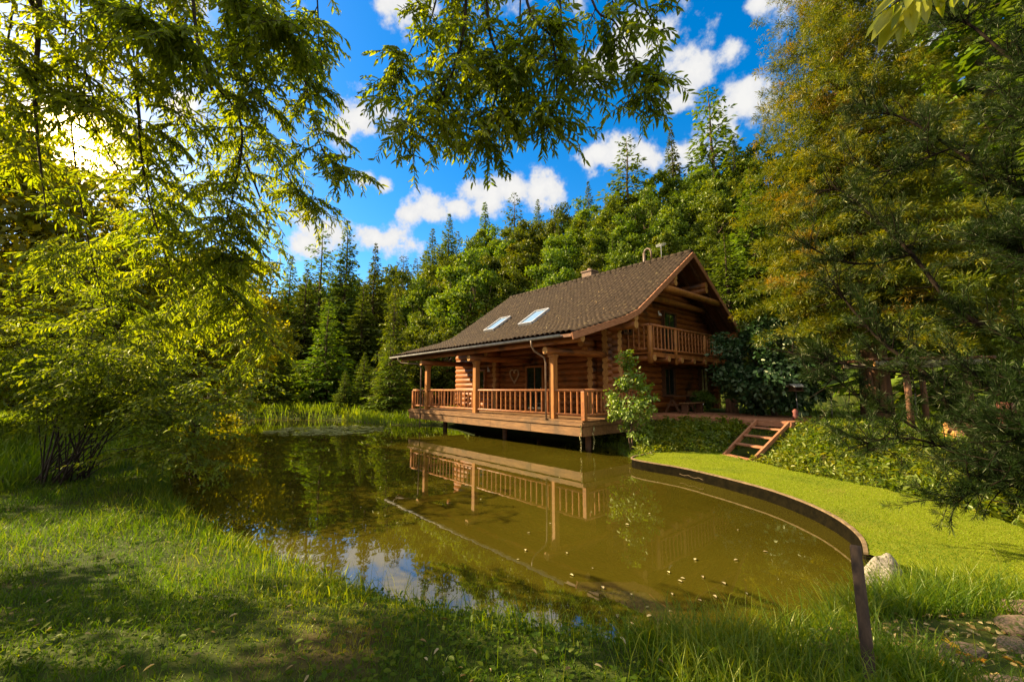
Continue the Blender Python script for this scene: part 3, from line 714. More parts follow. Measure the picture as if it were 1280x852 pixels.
# ------------------------------------------------------------------ foliage builders
def unit(v): return v/np.maximum(np.linalg.norm(v, axis=-1, keepdims=True), 1e-9)
def leaf_mesh(name, P, D, NRM, ln, wd, rnd, mat, fold=.25, full=False, curl=0.0):
    P = np.asarray(P, float); D = unit(np.asarray(D, float)); S = unit(np.cross(D, NRM)); U = np.cross(S, D)
    n = len(P); ln = np.broadcast_to(ln, n)[:, None]; wd = np.broadcast_to(wd, n)[:, None]
    if full:
        vs = np.stack([P, P+D*ln*.3+S*wd*.46+U*wd*fold, P+D*ln*.68+S*wd*.36+U*(wd*fold*.7-curl*ln*.3), P+D*ln-U*curl*ln,
                       P+D*ln*.68-S*wd*.36+U*(wd*fold*.7-curl*ln*.3), P+D*ln*.3-S*wd*.46+U*wd*fold], 1)
        idx = np.arange(n)[:, None]*6
        F = np.concatenate([idx+np.array([[0,1,2,3]]), idx+np.array([[0,3,4,5]])], 1).reshape(-1, 4); k = 6
    else:
        vs = np.stack([P, P+D*ln*.45+S*wd*.5+U*wd*fold, P+D*ln-U*curl*ln, P+D*ln*.45-S*wd*.5+U*wd*fold], 1)
        idx = np.arange(n)[:, None]*4
        F = np.concatenate([idx+np.array([[0,1,2]]), idx+np.array([[0,2,3]])], 1).reshape(-1, 3); k = 4
    r = np.repeat(np.broadcast_to(rnd, n), k)
    return fast_mesh(name, vs.reshape(-1, 3), np.full(len(F), F.shape[1]), F.ravel(), mat, r)
def rv(n): return unit(RNG.normal(0, 1, (n, 3)))
def arc(p0, p1, sag=0.0, n=6, wob=0.0):
    p0 = np.array(p0, float); p1 = np.array(p1, float); t = np.linspace(0, 1, n)[:, None]
    P = p0+(p1-p0)*t; P[:, 2] += sag*4*t[:, 0]*(1-t[:, 0])
    if wob: P[1:-1] += RNG.normal(0, wob, (n-2, 3))
    return P
def broadleaf(H, Rc, base, nclump, per, size, wood=True, trunk_r=None, lobes=7, squash=1.0, droop=.2, seed=1, spread=.19, stems=1):
    """one broadleaved tree: wood MB, leaf arrays. crown from base to H"""
    rg = np.random.default_rng(seed)
    cz = (H+base)/2; hz = (H-base)/2
    th = rg.uniform(0, 2*math.pi, nclump); u = rg.uniform(-1, 1, nclump); rr = rg.uniform(.25, 1, nclump)**.45
    lob = rg.normal(0, 1, (lobes, 3)); lob /= np.linalg.norm(lob, axis=1)[:, None]
    dv = np.stack([np.cos(th)*np.sqrt(1-u*u), np.sin(th)*np.sqrt(1-u*u), u], -1)
    bulge = .70+.34*np.clip((dv@lob.T).max(1), 0, 1)**2+rg.normal(0, .05, nclump)
    taper = np.where(u > 0, 1-.34*u**2, 1.0)
    C_ = dv*rr[:, None]*bulge[:, None]*np.stack([Rc*taper, Rc*taper, np.full(nclump, hz)], -1)
    C_[:, 2] += cz
    wb = MB(); tr = trunk_r or H*.017
    if wood:
        top = base+(H-base)*.75
        for s_ in range(stems):
            ox = rg.normal(0, .25*(stems > 1), 2)
            pts = [(ox[0]*i*.4+rg.normal(0, .012)*H*(i > 0), ox[1]*i*.4+rg.normal(0, .012)*H*(i > 0), top*i/6-(.15 if i == 0 else 0)) for i in range(7)]
            wb.tube(pts, [tr*1.45]+[tr*(1-.15*i) for i in range(1, 7)], 8)
            for c in C_[rg.choice(nclump, min(nclump, 22 if stems == 1 else 8), False)]:
                k = rg.integers(2, 6); a = np.array(pts[k])
                if a[2] > c[2]: a = np.array(pts[2])
                b = c; wb.tube(arc(a, b, .04*H*rg.uniform(-.3, 1), 5, .015*H), [tr*.42, tr*.36, tr*.27, tr*.18, tr*.08], 5)
    n = nclump*per
    ci = np.repeat(np.arange(nclump), per)
    cr_ = Rc*spread*rg.uniform(.7, 1.35, nclump)
    off = rg.normal(0, 1, (n, 3)); off /= np.linalg.norm(off, axis=1)[:, None]; off *= (rg.uniform(0, 1, n)**.5)[:, None]
    off[:, 2] *= .72
    P = C_[ci]+off*cr_[ci][:, None]
    out = unit(P-np.array([0, 0, cz-.2*hz]))
    D = unit(out*.5+rg.normal(0, .7, (n, 3))+np.array([0, 0, -droop]))
    NR = unit(out*.5+off*.7+rg.normal(0, .55, (n, 3))+np.array([0, 0, .5]))
    ln = size*rg.uniform(.65, 1.35, n); rnd = np.clip(.5+rg.normal(0, .14, nclump)[ci]+rg.normal(0, .16, n), 0, 1)
    return wb, (P, D, NR, ln, ln*.62, rnd)
def spruce(H, Rb, base, whorls, arms, sprig, size, seed=1, open_=0.0, droop=.28, power=.85, trunk_r=None, wide=.3, bl=1.0):
    rg = np.random.default_rng(seed)
    wb = MB(); tr = trunk_r or H*.014
    wb.tube([(0,0,-.2)]+[(rg.normal(0,.004)*H, rg.normal(0,.004)*H, H*t) for t in (.12,.3,.5,.7,.85,1.0)], [tr*1.3,tr,tr*.85,tr*.62,tr*.4,tr*.22,tr*.04], 8)
    P=[];D=[];NR=[];LN=[];RD=[]
    for i in range(whorls):
        t = (i+rg.uniform(0, .8))/whorls; z = base+(H-base)*t
        prof = (1-t)**power
        R_ = Rb*prof*rg.uniform(.6, 1.15)+.05*H*.2*(1-t)
        na = max(3, int(arms*(0.55+.6*(1-t))))
        a0 = rg.uniform(0, 6.28)
        for k in range(na):
            if rg.uniform() < open_: continue
            a = a0+6.283*k/na+rg.normal(0, .25); Lb = R_*rg.uniform(.6, 1.15)
            d = np.array([math.cos(a), math.sin(a), 0])
            up = .55*t*t-.02
            Lb = min(Lb, Rb*1.04) if bl < 1 else Lb
            e = np.array([0,0,z])+d*Lb+np.array([0,0,Lb*(up-droop*(1-t))])
            mid = np.array([0,0,z])+d*Lb*.5+np.array([0,0,Lb*.5*(up-droop*.2*(1-t))])
            if bl < 1: Lb = min(Lb, Rb*1.02)
            if Lb > .05*H*.8 and k % 2 == 0: wb.tube([(0,0,z), mid, e] if bl == 1 else [np.array([0,0,z]), np.array([0,0,z])*(1-bl)+mid*bl, np.array([0,0,z])*(1-bl*1.7)+mid*bl*1.7 if bl*1.7 < 1 else mid], [tr*.28*(1-t)+.006, tr*.16*(1-t)+.004, .004], 4, False)
            m = max(4, int(sprig*Lb/Rb*1.4)+2)
            s = rg.uniform(.12, 1.05, m)**.8; s[-1] = 1.0
            B = np.where(s[:, None] < .5, np.array([0,0,z])+(mid-np.array([0,0,z]))*(s[:, None]*2), mid+(e-mid)*(s[:, None]*2-1))
            side = np.array([-d[1], d[0], 0]); w_ = rg.uniform(-1, 1, m)
            tip = (1.08-s)
            off = side[None]*(w_*tip*Lb*wide)[:, None]
            off[:, 2] -= np.abs(w_)*tip*Lb*.10+rg.uniform(0, .05, m)*Lb
            P.append(B+off); D.append(d[None]*.75+side[None]*(w_*.9)[:, None]+np.array([0,0,-.25])+rg.normal(0, .28, (m, 3)))
            NR.append(np.array([0,0,1.0])+d[None]*.35+rg.normal(0, .42, (m, 3)))
            LN.append(size*(.35+.65*(1-t)**.7)*rg.uniform(.6, 1.35, m)); RD.append(np.clip(rg.normal(.42, .13)+.25*(s-.5)+rg.normal(0, .13, m), 0, 1))
    P = np.concatenate(P); D = np.concatenate(D); NR = np.concatenate(NR); LN = np.concatenate(LN); RD = np.concatenate(RD)
    return wb, (P, D, NR, LN, LN*.42, RD)
def make_tree(name, data, matl, matw, label, cat, group=None, loc=(0,0,0), full=False, fold=.2, leafname='crown'):
    wb, (P, D, NR, ln, wd, rnd) = data
    e = empty(name, loc, label, cat, group)
    wb.build('trunk', matw, e)
    link(leafname, leaf_mesh(leafname, P, D, NR, ln, wd, rnd, matl, fold, full), e)
    return e
def gz(x, y): return float(ground_h(np.array([x]), np.array([y]))[0])
# prototypes: (height, builder)
PROTO = {}
def proto(key, H, data, matl, matw, name, cat): PROTO[key] = dict(H=H, data=data, matl=matl, matw=matw, name=name, cat=cat, root=None)
for i in range(5):
    proto('dec%d' % i, 15, broadleaf(15, 4.3-.25*i, 2.0, 120, 150, .30, seed=20+i, lobes=9+i, spread=.21), M['l_hill'], M['bark'], 'broadleaf_tree', 'tree')
for i in range(3):
    proto('spr%d' % i, 20, spruce(20, 3.9+.3*i, 1.2, 60+6*i, 15, 18, .74, seed=40+i, open_=.12+.04*i, power=.95), M['l_spruce'], M['bark'], 'spruce_tree', 'tree')
for i in range(3):
    proto('open%d' % i, 20, spruce(20, 3.6, 6.0, 30, 10, 15, .8, seed=50+i, open_=.28, droop=.12, power=.6), M['l_spruce'], M['bark'], 'spruce_tree', 'tree')
for i in range(2):
    proto('yspr%d' % i, 8, spruce(8, 2.1, .25, 46, 13, 15, .34, seed=60+i, droop=.15), M['l_hill'], M['bark'], 'spruce_tree', 'tree')
for i in range(3):
    proto('lft%d' % i, 11, broadleaf(11, 4.4, .8, 150, 150, .21, seed=70+i, lobes=9, spread=.17), M['l_left'], M['bark'], 'broadleaf_tree', 'tree')
def plant(key, px, ptop, Y, label, group=None, wid=1.0):
    p = PROTO[key]
    top = aty(px, ptop, Y); x = top[0]; z0 = gz(x, Y)-.1
    s = max(.25, (top[2]-z0)/p['H'])
    if p['root'] is None:
        r_ = p['root'] = make_tree(p['name'], p['data'], p['matl'], p['matw'], label, p['cat'], group)
    else:
        r_ = copy_tree(p['root'])
        r_['label'] = label
        if group: r_['group'] = group
        elif 'group' in r_: del r_['group']
    r_.location = (x, Y, z0); r_.scale = (s*wid, s*wid, s); r_.rotation_euler = (0, 0, random.uniform(0, 6.28))
    return r_
# ---- skyline and individual trees
sky_ = 'spruces on the skyline of the wood'
plant('open0', 885, 108, 60, 'tallest open crowned spruce on the skyline, bare trunk against white cloud at right', sky_, 1.1)
plant('spr0', 838, 158, 63, 'slim dark spruce just left of the tallest skyline spruce', sky_, .8)
plant('open1', 783, 170, 58, 'wide open crowned spruce on the skyline with ragged arms, above the roof ridge', sky_, 1.15)
plant('spr1', 735, 226, 64, 'small pointed spruce tip on the skyline left of the ragged spruce', sky_, .8)
plant('spr2', 672, 248, 68, 'tiny spruce tip breaking the skyline above the middle of the roof', sky_, .8)
plant('open2', 643, 240, 64, 'open spruce on the skyline below the big hanging branch', sky_, .95)
plant('spr0', 606, 253, 60, 'broad dark spruce on the skyline under the puffy white clouds', sky_, 1.05)
plant('spr1', 562, 266, 58, 'dark spruce at the left start of the rising skyline', sky_, .9)
plant('spr2', 541, 284, 54, 'lower spruce beside the gap of sky in the middle of the skyline', sky_, .9)
plant('open0', 505, 318, 56, 'small spruce at the lowest dip of the skyline', sky_, 1.0)
plant('spr0', 470, 304, 50, 'pointed spruce right of the pair of tall spruces over the far shore', sky_, .9)
plant('spr1', 435, 274, 47, 'right one of the pair of tall pointed spruces over the far shore', sky_, .9)
plant('open1', 404, 280, 48, 'left one of the pair of tall spruces, thin topped, over the far shore', sky_, .9)
plant('spr2', 365, 318, 45, 'dark spruce standing close left of the tall pair over the far shore', sky_, 1.0)
plant('spr2', 915, 168, 56, 'dark spruce half hidden behind the golden conifer on the skyline', sky_, 1.0)
# ---- far shore and around the porch
plant('yspr0', 412, 376, 36, 'young yellow green spruce standing clear on the far shore, tallest of the small ones', None, 1.25)
plant('yspr1', 456, 440, 31, 'small bushy spruce on the far shore left of the deck', None, 1.25)
plant('yspr0', 432, 462, 30.5, 'smallest yellowish spruce at the far water edge', None, 1.2)
plant('yspr1', 494, 352, 33, 'tall narrow yellow green spruce on the far shore next to the deck', None, .8)
plant('yspr0', 489, 420, 29.5, 'dense spruce right at the water by the left end of the deck', None, 1.3)
plant('yspr1', 345, 388, 33, 'sunlit young spruce on the far shore under the overhanging leaves', None, 1.25)
plant('dec1', 585, 312, 42, 'round bright broadleaf tree rising behind the left end of the roof', None, .95)
plant('dec0', 535, 392, 37, 'low leafy tree seen through the left end of the porch', None, 1.3)
plant('dec2', 560, 400, 34, 'bushy tree close behind the left gable of the house', None, 1.2)
plant('spr1', 385, 335, 41, 'dark spruce in deep shade behind the far shore', None, 1.25)
plant('spr0', 455, 352, 43, 'dark shaded spruce behind the young spruces of the far shore', None, 1.3)
plant('spr2', 312, 380, 46, 'dark spruce behind the leaves at the left end of the far shore', None, 1.2)
plant('spr1', 935, 210, 34, 'dark tall spruce right behind the house gable', None, 1.2)
plant('spr2', 905, 290, 31, 'lower dark spruce filling the gap right of the gable peak', None, 1.3)
# ---- broadleaved trees of the hillside (row by row)
hill_ = 'broadleaf trees of the hillside wood'; hl = 'leafy green broadleaf tree in the dense wood on the hillside behind the house'
rows = [(41, [(640,330),(685,318),(735,305),(780,296),(830,290),(880,285)]),
        (46, [(520,352),(560,335),(612,308),(655,296),(700,290),(745,278),(790,268),(840,255),(888,250)]),
        (51, [(540,318),(580,300),(625,286),(668,276),(715,268),(762,252),(808,240),(856,228),(900,215)]),
        (57, [(600,288),(648,272),(692,262),(738,250),(782,236),(830,222),(878,205),(925,190),(960,170)])]
i = 0
for Y, lst in rows:
    for px, pt in lst:
        if i % 4 == 2: plant('spr%d' % (i % 3), px+30, pt+random.uniform(-14, 2), Y+2, 'green spruce standing among the broadleaf trees on the hillside behind the house', 'spruces among the hillside broadleaf trees', random.uniform(.9, 1.15))
        plant('dec%d' % (i % 5), px+random.uniform(-8, 8), pt+random.uniform(-6, 8), Y+random.uniform(-1.5, 1.5), hl, hill_, random.uniform(.85, 1.1)); i += 1
# ---- trees hidden deep behind: the wood as one mass
dd = broadleaf(15, 5, 1.0, 60, 60, .75, False, seed=90, spread=.26)[1]; ss = spruce(18, 3.4, 1, 40, 10, 7, 1.0, seed=91)[1]
acc = [[] for _ in range(6)]
def put(dat, x, y, s):
    z = gz(x, y); a = random.uniform(0, 6.28); c, s_ = math.cos(a), math.sin(a); Rm = np.array([[c,-s_,0],[s_,c,0],[0,0,1]])
    P, D, NR, ln, wd, rd = dat
    for k, v in enumerate((P@Rm.T*s+np.array([x,y,z]), D@Rm.T, NR@Rm.T, ln*s, wd*s, rd)): acc[k].append(v)
for _ in range(46):
    x = random.uniform(-62, -2); y = random.uniform(52, 72)+abs(x+10)*.1
    put(ss if random.random() < .7 else dd, x, y, random.uniform(.65, .9))
for _ in range(26):
    x = random.uniform(-62, -38); y = random.uniform(18, 48); put(ss if random.random() < .4 else dd, x, y, random.uniform(.45, .65))
for _ in range(34):
    x = random.uniform(28, 62); y = random.uniform(26, 60); put(ss if random.random() < .5 else dd, x, y, random.uniform(.7, 1.0))
tag(link('wood', leaf_mesh('wood', *[np.concatenate(a) for a in acc[:6]], M['l_spruce'])), 'deep mixed wood of trunks and foliage far behind the trees round the pond', 'wood', kind='stuff')
# ---- left bank trees (backlit)
lt = 'backlit trees on the left bank'
plant('lft0', -70, 60, 15, 'tall backlit broadleaf tree at the far left, half out of the frame', lt, 1.0)
plant('lft1', 22, 215, 19, 'yellow lit broadleaf tree below the sun on the left bank', lt, 1.15)
plant('lft2', 165, 262, 22, 'bright yellow green tree right of the sun, behind the hanging twigs', lt, 1.0)
plant('lft0', 262, 292, 25, 'sunlit tree with its lit flank towards the pond, left of the far shore', lt, 1.0)
plant('lft1', 285, 322, 44, 'paler tree at the left end of the far shore meadow', lt, 1.0)
plant('lft2', 95, 320, 16, 'lower dark tree behind the many stemmed shrub', lt, 1.2)
plant('lft0', 172, 345, 21, 'rounded lower tree on the left bank above the pond', lt, 1.3)
plant('lft1', -30, 320, 12, 'shaded bushy tree at the left edge beyond the shrub', lt, 1.2)
for (x, y, s_, lb) in ((-11.0, 3.9, .72, 'shade tree standing left of the view, farther from the photographer'), (-9.0, .6, .62, 'smaller shade tree standing left of the photographer, nearer')):
    if y > 3: shd = c = make_tree('broadleaf_tree', broadleaf(11, 4.4, 2.2, 105, 74, .23, seed=77, lobes=9, spread=.15), M['l_left'], M['bark'], lb, 'tree', lt)
    else: c = copy_tree(shd); c['label'] = lb
    c.location = (x, y, gz(x, y)-.1); c.scale = (s_, s_, s_)
# ---- dark evergreen behind the steps
e = make_tree('evergreen_bush', broadleaf(4.1, 2.15, .25, 95, 130, .17, seed=101, spread=.26, stems=3, trunk_r=.05), M['l_dark'], M['bark'], 'large dark blue green evergreen bush behind the steps and the bird feeder', 'bush')
x = aty(968, 500, 16.5)[0]; e.location = (x, 16.5, gz(x, 16.5)-.05); e.scale = (1.05, 1, 1.0)
e = make_tree('evergreen_bush', broadleaf(5.2, 1.9, .4, 70, 110, .2, seed=102, spread=.27, stems=2, trunk_r=.06), M['l_dark'], M['bark'], 'dark evergreen bush pressed between the house corner and the golden conifer', 'bush')
x = aty(948, 500, 21.5)[0]; e.location = (x, 21.5, gz(x, 21.5)-.05)
e = make_tree('round_shrub', broadleaf(1.15, .62, .02, 60, 90, .07, seed=103, spread=.3, stems=2, trunk_r=.02), M['l_spruce'], M['bark'], 'small round dark shrub by the gable window at the end of the terrace', 'shrub')
p = hw(.2, 8.75, .95); e.location = p
# ---- young tree in front of the house corner
yt = broadleaf(3.15, .80, .2, 66, 46, .10, seed=104, spread=.28, stems=2, trunk_r=.028, lobes=10, droop=.4)
x, y = hw(-1.15, 1.05)[:2]
e = make_tree('young_tree', yt, M['l_young'], M['bark'], 'young light green tree growing at the water edge in front of the house corner', 'tree', None, (x, y, gz(x, y)-.03), True)
# ---- golden conifer on the right
gb = (13.0, 15.0)
wb, (P, D, NR, ln, wd, rd) = spruce(26, 4.3, 3.4, 58, 22, 42, .21, seed=111, droop=.22, power=.62, trunk_r=.38, wide=.36, bl=.55)
# each sprig becomes a small tuft of narrow leaves
kz = P[:, 2] < 20; P, D, NR, ln, rd = P[kz], D[kz], NR[kz], ln[kz], rd[kz]
k = 15; n = len(P); ctr = np.repeat(P, k, 0); D = unit(np.repeat(unit(D), k, 0)*.75+RNG.normal(0, .66, (n*k, 3))); P = ctr+D*RNG.uniform(0, .15, n*k)[:, None]; NR = np.repeat(NR, k, 0)+RNG.normal(0, .7, (n*k, 3))
ln = np.repeat(ln, k)*RNG.uniform(.55, 1.0, n*k); rd = np.clip(np.repeat(rd+RNG.normal(0, .2, n), k)+RNG.normal(0, .07, n*k), 0, 1)
kz = P[:, 2] < 21
gt = make_tree('golden_conifer', (wb, (P, D, NR, ln, ln*.17, rd)), M['l_gold'], M['barkred'], 'huge golden green conifer with a thick red brown trunk filling the right side', 'tree', None, (gb[0], gb[1], gz(*gb)-.1))
print('gold', len(P))
for nm, px, pt, Y, lb in (('spr0', 1180, -250, 21, 'dark conifer behind the golden conifer at the right edge'), ('spr2', 1290, -150, 17, 'dark conifer at the far right behind the pine boughs'), ('dec3', 1130, 330, 26, 'sunlit leafy tree seen low between the thick trunk and the shelter'), ('dec4', 1235, 380, 24, 'leafy tree behind the wooden shelter')):
    plant(nm, px, pt, Y, lb, None, 1.1)
# ------------------------------------------------------------------ twigs with leaves
class LV:
    def __init__(s): s.P=[];s.D=[];s.N=[];s.L=[];s.R=[]
    def along(s, path, step, size, r0, droop=.35, start=.1, jit=.5):
        path = np.asarray(path, float); seg = np.linalg.norm(np.diff(path, axis=0), axis=1); cum = np.concatenate([[0], np.cumsum(seg)]); T = cum[-1]
        n = max(2, int(T*(1-start)/step)); t = np.linspace(T*start, T, n)
        P = np.stack([np.interp(t, cum, path[:, k]) for k in range(3)], -1)
        d = unit(np.stack([np.gradient(P[:, k]) for k in range(3)], -1))
        sd_ = unit(np.cross(d, np.array([0,0,1.0])+RNG.normal(0, .35, 3))); sg = np.where(np.arange(n) % 2 == 0, 1, -1)[:, None]
        D = unit(d*.7+sd_*sg*.75+RNG.normal(0, jit*.5, (n, 3))+np.array([0,0,-droop]))
        s.P.append(P); s.D.append(D); s.N.append(np.array([0,0,1.0])+RNG.normal(0, .6, (n, 3))); s.L.append(size*RNG.uniform(.6, 1.2, n)); s.R.append(np.clip(r0+RNG.normal(0, .15, n), 0, 1))
    def mesh(s, name, mat, wr=.24, full=True, fold=.18, curl=.12):
        L_ = np.concatenate(s.L)
        return leaf_mesh(name, np.concatenate(s.P), np.concatenate(s.D), np.concatenate(s.N), L_, L_*wr, np.concatenate(s.R), mat, fold, full, curl)
def droop_path(p, d, L_, grav, n=6):
    d = np.array(d, float); P = [np.array(p, float)]
    for i in range(n):
        d = d+np.array([0,0,-grav/n])+RNG.normal(0, .10, 3); d /= np.linalg.norm(d); P.append(P[-1]+d*L_/n)
    return np.array(P)
def pd(px, py, Y): return aty(px, py, Y)
# ---- the big overhanging tree: trunk behind the photographer, limbs arching overhead, twigs hanging into view
T0 = np.array([-3.0, -2.2, 0]); T0[2] = gz(T0[0], T0[1])
wt = empty('overhanging_tree', T0, 'leafy tree hanging its drooping branches into the top of the view from overhead', 'tree')
tb = MB(); tb.tube([(0,0,-.3),(.05,.05,.4),(.1,.25,1.8),(.25,.5,3.3),(.3,.8,4.6)], [.34,.26,.22,.20,.15], 12, True, 0, 0, .05); tb.build('trunk', M['bark'], wt)
LIMBS = [  # control points (px, py, distance), thickness, twigs, twig length, leaf step
 ([(30,-330,3.0),(48,-20,3.0),(44,130,3.0),(58,268,3.05)], .030, 7, .40),
 ([(120,-330,3.3),(150,0,3.3),(170,110,3.4),(182,230,3.6),(225,380,3.9)], .019, 24, .50),
 ([(215,-330,3.2),(245,40,3.3),(300,150,3.4),(292,240,3.7),(268,330,4.0)], .017, 24, .5),
 ([(320,-300,3.4),(345,0,3.5),(378,90,3.6),(400,180,3.8),(432,222,4.0)], .014, 23, .45),
 ([(175,-300,4.0),(172,120,4.1),(215,280,4.4),(290,370,4.7),(352,440,5.0)], .016, 22, .55),
 ([(270,-300,4.0),(288,60,4.1),(335,180,4.3),(388,262,4.6)], .013, 22, .5),
 ([(60,-300,4.4),(84,100,4.5),(110,300,4.6),(150,432,4.9)], .013, 18, .55),
 ([(-40,-250,3.4),(-30,60,3.4),(-5,160,3.4),(20,180,3.5)], .014, 11, .45),
 ([(380,-260,3.6),(395,-30,3.6),(398,60,3.7),(392,120,3.8)], .010, 12, .4),
 ([(60,-200,2.7),(100,-20,2.7),(190,30,2.7),(250,60,2.8)], .010, 18, .4),
 ([(200,-200,2.8),(260,-30,2.8),(330,20,2.8),(385,40,2.9)], .010, 18, .4),
 ([(140,200,3.9),(240,300,4.0),(330,330,4.2)], .008, 14, .45),
 ([(600,-330,2.9),(585,-40,2.9),(575,60,2.9),(545,130,3.0),(498,168,3.1)], .017, 24, .42),
 ([(600,-330,2.9),(608,0,2.95),(625,80,3.0),(612,150,3.1),(598,190,3.1)], .015, 24, .38),
 ([(640,-330,2.8),(655,-20,2.8),(690,50,2.8),(695,120,2.9),(676,165,3.0)], .014, 20, .36),
 ([(700,-300,2.7),(735,-20,2.7),(770,30,2.7),(800,90,2.8),(806,128,2.8)], .011, 18, .30),
 ([(560,-300,3.2),(548,-20,3.2),(515,60,3.2),(488,112,3.2)], .011, 17, .36),
 ([(760,-300,2.7),(775,-40,2.7),(812,20,2.7),(826,70,2.8)], .008, 10, .22),
 ([(575,-280,3.3),(580,30,3.3),(560,120,3.35),(545,175,3.4)], .010, 16, .36),
 ([(690,-280,3.0),(700,0,3.0),(712,70,3.0),(752,110,3.0)], .009, 14, .3),
 ([(20,-260,2.9),(20,-60,2.9),(8,60,2.9),(-20,130,2.9)], .012, 18, .45),
 ([(90,-260,3.1),(100,-30,3.1),(105,80,3.1),(128,150,3.2)], .010, 18, .45),
 ([(420,-260,3.2),(330,-60,3.2),(300,60,3.2),(330,140,3.3)], .010, 18, .42),
 ([(230,-260,3.3),(215,-40,3.3),(205,80,3.4),(235,170,3.5)], .010, 18, .45),
 ([(300,150,4.8),(230,250,5.0),(120,300,5.2),(40,330,5.4)], .009, 22, .55),
 ([(330,260,5.4),(300,330,5.5),(240,380,5.6),(180,400,5.6)], .009, 22, .6),
 ([(640,-280,3.2),(650,20,3.2),(648,110,3.2),(640,150,3.2)], .009, 18, .34),
 ([(530,-280,3.3),(560,-20,3.3),(600,70,3.3),(650,90,3.3)], .009, 18, .34),
 ([(880,-200,2.6),(856,-40,2.6),(848,-8,2.6)], .006, 4, .12),
 ([(520,-300,3.0),(500,-90,3.0),(478,-30,3.1)], .008, 6, .25),
]
lw = LV(); bb = MB(); twb = MB()
hub = np.array([.3,.8,4.6])+T0
for ctrl, th, ntw, tl in LIMBS:
    pts = [pd(*c) for c in ctrl]
    up_ = pts[0].copy(); up_[2] = max(up_[2], 5.2); mid = (hub+up_)/2+np.array([0,0,.9])
    first = pts[0]
    if first[2] < 3.0: path = smooth_path(pts, 7)              # a side bough springing from the twigs above
    else: path = smooth_path([hub, mid]+pts, 7)
    k0 = 14 if first[2] >= 3.0 else 0
    m = len(path); rad = np.interp(np.arange(m), [0, k0, m-1], [.06, th, .003]) if k0 else np.linspace(th, .002, m)
    bb.tube([p-T0 for p in path], list(rad), 6)
    for _ in range(int(ntw*(2.5 if ctrl[-1][0] < 450 else 2.1))):
        f = k0+(m-1-k0)*(random.random()**.75)*.98+.01; i = min(int(f), m-2); p = path[i]+(path[i+1]-path[i])*(f-i)
        a = random.uniform(0, 6.283); d = np.array([math.cos(a), math.sin(a), random.uniform(-.5, .35)])
        L_ = tl*random.uniform(.55, 1.25); tp = droop_path(p, d, L_, .95)
        twb.tube([q_-T0 for q_ in tp], [.0045,.004,.0034,.003,.0025,.002,.001], 4, False)
        r0 = random.uniform(.3, .65)
        lw.along(tp-T0, .0155, .080, r0, .4)
        for q_ in range(3):
            j = random.randint(1, 4); a = random.uniform(0, 6.283); t2 = droop_path(tp[j], np.array([math.cos(a), math.sin(a), -.1]), L_*.45, .8, 4)
            twb.tube([x_-T0 for x_ in t2], [.003,.0025,.002,.0015,.001], 4, False); lw.along(t2-T0, .0175, .072, r0, .4)
# the near sprig dropping in at the top right
for ctrl in ([(1160,-240,1.55),(1150,-30,1.55),(1128,-4,1.55),(1112,10,1.55)], [(1160,-240,1.55),(1170,-50,1.5),(1182,-18,1.5),(1190,-6,1.5)]):
    path = smooth_path([hub, (hub+pd(*ctrl[0]))/2+np.array([0,0,1.0])]+[pd(*c) for c in ctrl], 7)
    bb.tube([p-T0 for p in path], list(np.linspace(.03, .002, len(path))), 6)
    lw.along(path[-8:]-T0, .024, .125, .75, .9, 0.0, .35)
ln_ = LV()
for bx, by, tx, ty in ((1126,4,1089,44),(1130,9,1099,57),(1134,12,1122,54),(1142,2,1140,38),(1120,-4,1092,18),(1150,-8,1160,24),(1168,-16,1180,22),(1186,-14,1176,8),(1196,-26,1212,4),(1150,-22,1132,6),(1205,-30,1192,6)):
    b_ = pd(bx, by, 1.55+random.uniform(-.06, .06)); t_ = pd(tx, ty, 1.5+random.uniform(-.06, .06))
    ln_.P.append(b_[None]-T0); ln_.D.append((t_-b_)[None]); ln_.N.append(np.array([[random.uniform(-1.0,-.3), -.8, random.uniform(.1,.6)]])); ln_.L.append(np.array([np.linalg.norm(t_-b_)])); ln_.R.append(np.array([.9]))
link('leaves', ln_.mesh('leaves', M['l_near'], .29), wt)
bb.build('limb', M['twig'], wt); twb.build('twig', M['twig'], wt)
link('leaves', lw.mesh('leaves', M['l_willow'], .30), wt)
# ---- many stemmed shrub on the left bank
B0 = np.array([-9.3, 8.9, 0]); B0[2] = gz(B0[0], B0[1])-.05
sh = empty('many_stemmed_shrub', B0, 'large shrub with many dark slanting stems from one foot on the left bank', 'shrub')
sb = MB(); ls = LV()
for i in range(40):
    if i < 26:
        px = random.uniform(-60, 300); py = random.uniform(335, 470)
    else:
        px = random.uniform(150, 315); py = random.uniform(455, 585)
    e_ = pd(px, py, 8.9+random.uniform(-1.5, 1.6))-B0
    b_ = np.array([random.gauss(0, .26), random.gauss(0, .2), 0]); mid = (b_+e_)/2+np.array([-e_[0]*.06, 0, .10*np.linalg.norm(e_)])
    path = smooth_path([b_, b_*.5+mid*.5+np.array([0,0,.12]), mid, e_], 6); m = len(path)
    sb.tube(path, list(np.linspace(random.uniform(.009, .021), .004, m)), 6)
    r0 = random.uniform(.25, .6)
    for _ in range(17):
        k = int(m*(.56+.43*random.random())); k = min(k, m-1); a = random.uniform(0, 6.283)
        if path[k][2] < 1.5 and abs(path[k][0]) < 1.9: continue
        tp = droop_path(path[k], np.array([math.cos(a)+.25*np.sign(e_[0]), math.sin(a), random.uniform(-.4, .6)]), random.uniform(.5, 1.15), .7)
        sb.tube(tp, [.006,.005,.004,.0035,.003,.002,.001], 3, False)
        ls.along(tp, .045, .10, r0, .25)
        for j in (1, 2, 3, 4, 5):
            a = random.uniform(0, 6.283); t2 = droop_path(tp[j], np.array([math.cos(a), math.sin(a), .1]), random.uniform(.2, .45), .6, 4); ls.along(t2, .04, .095, r0, .25)
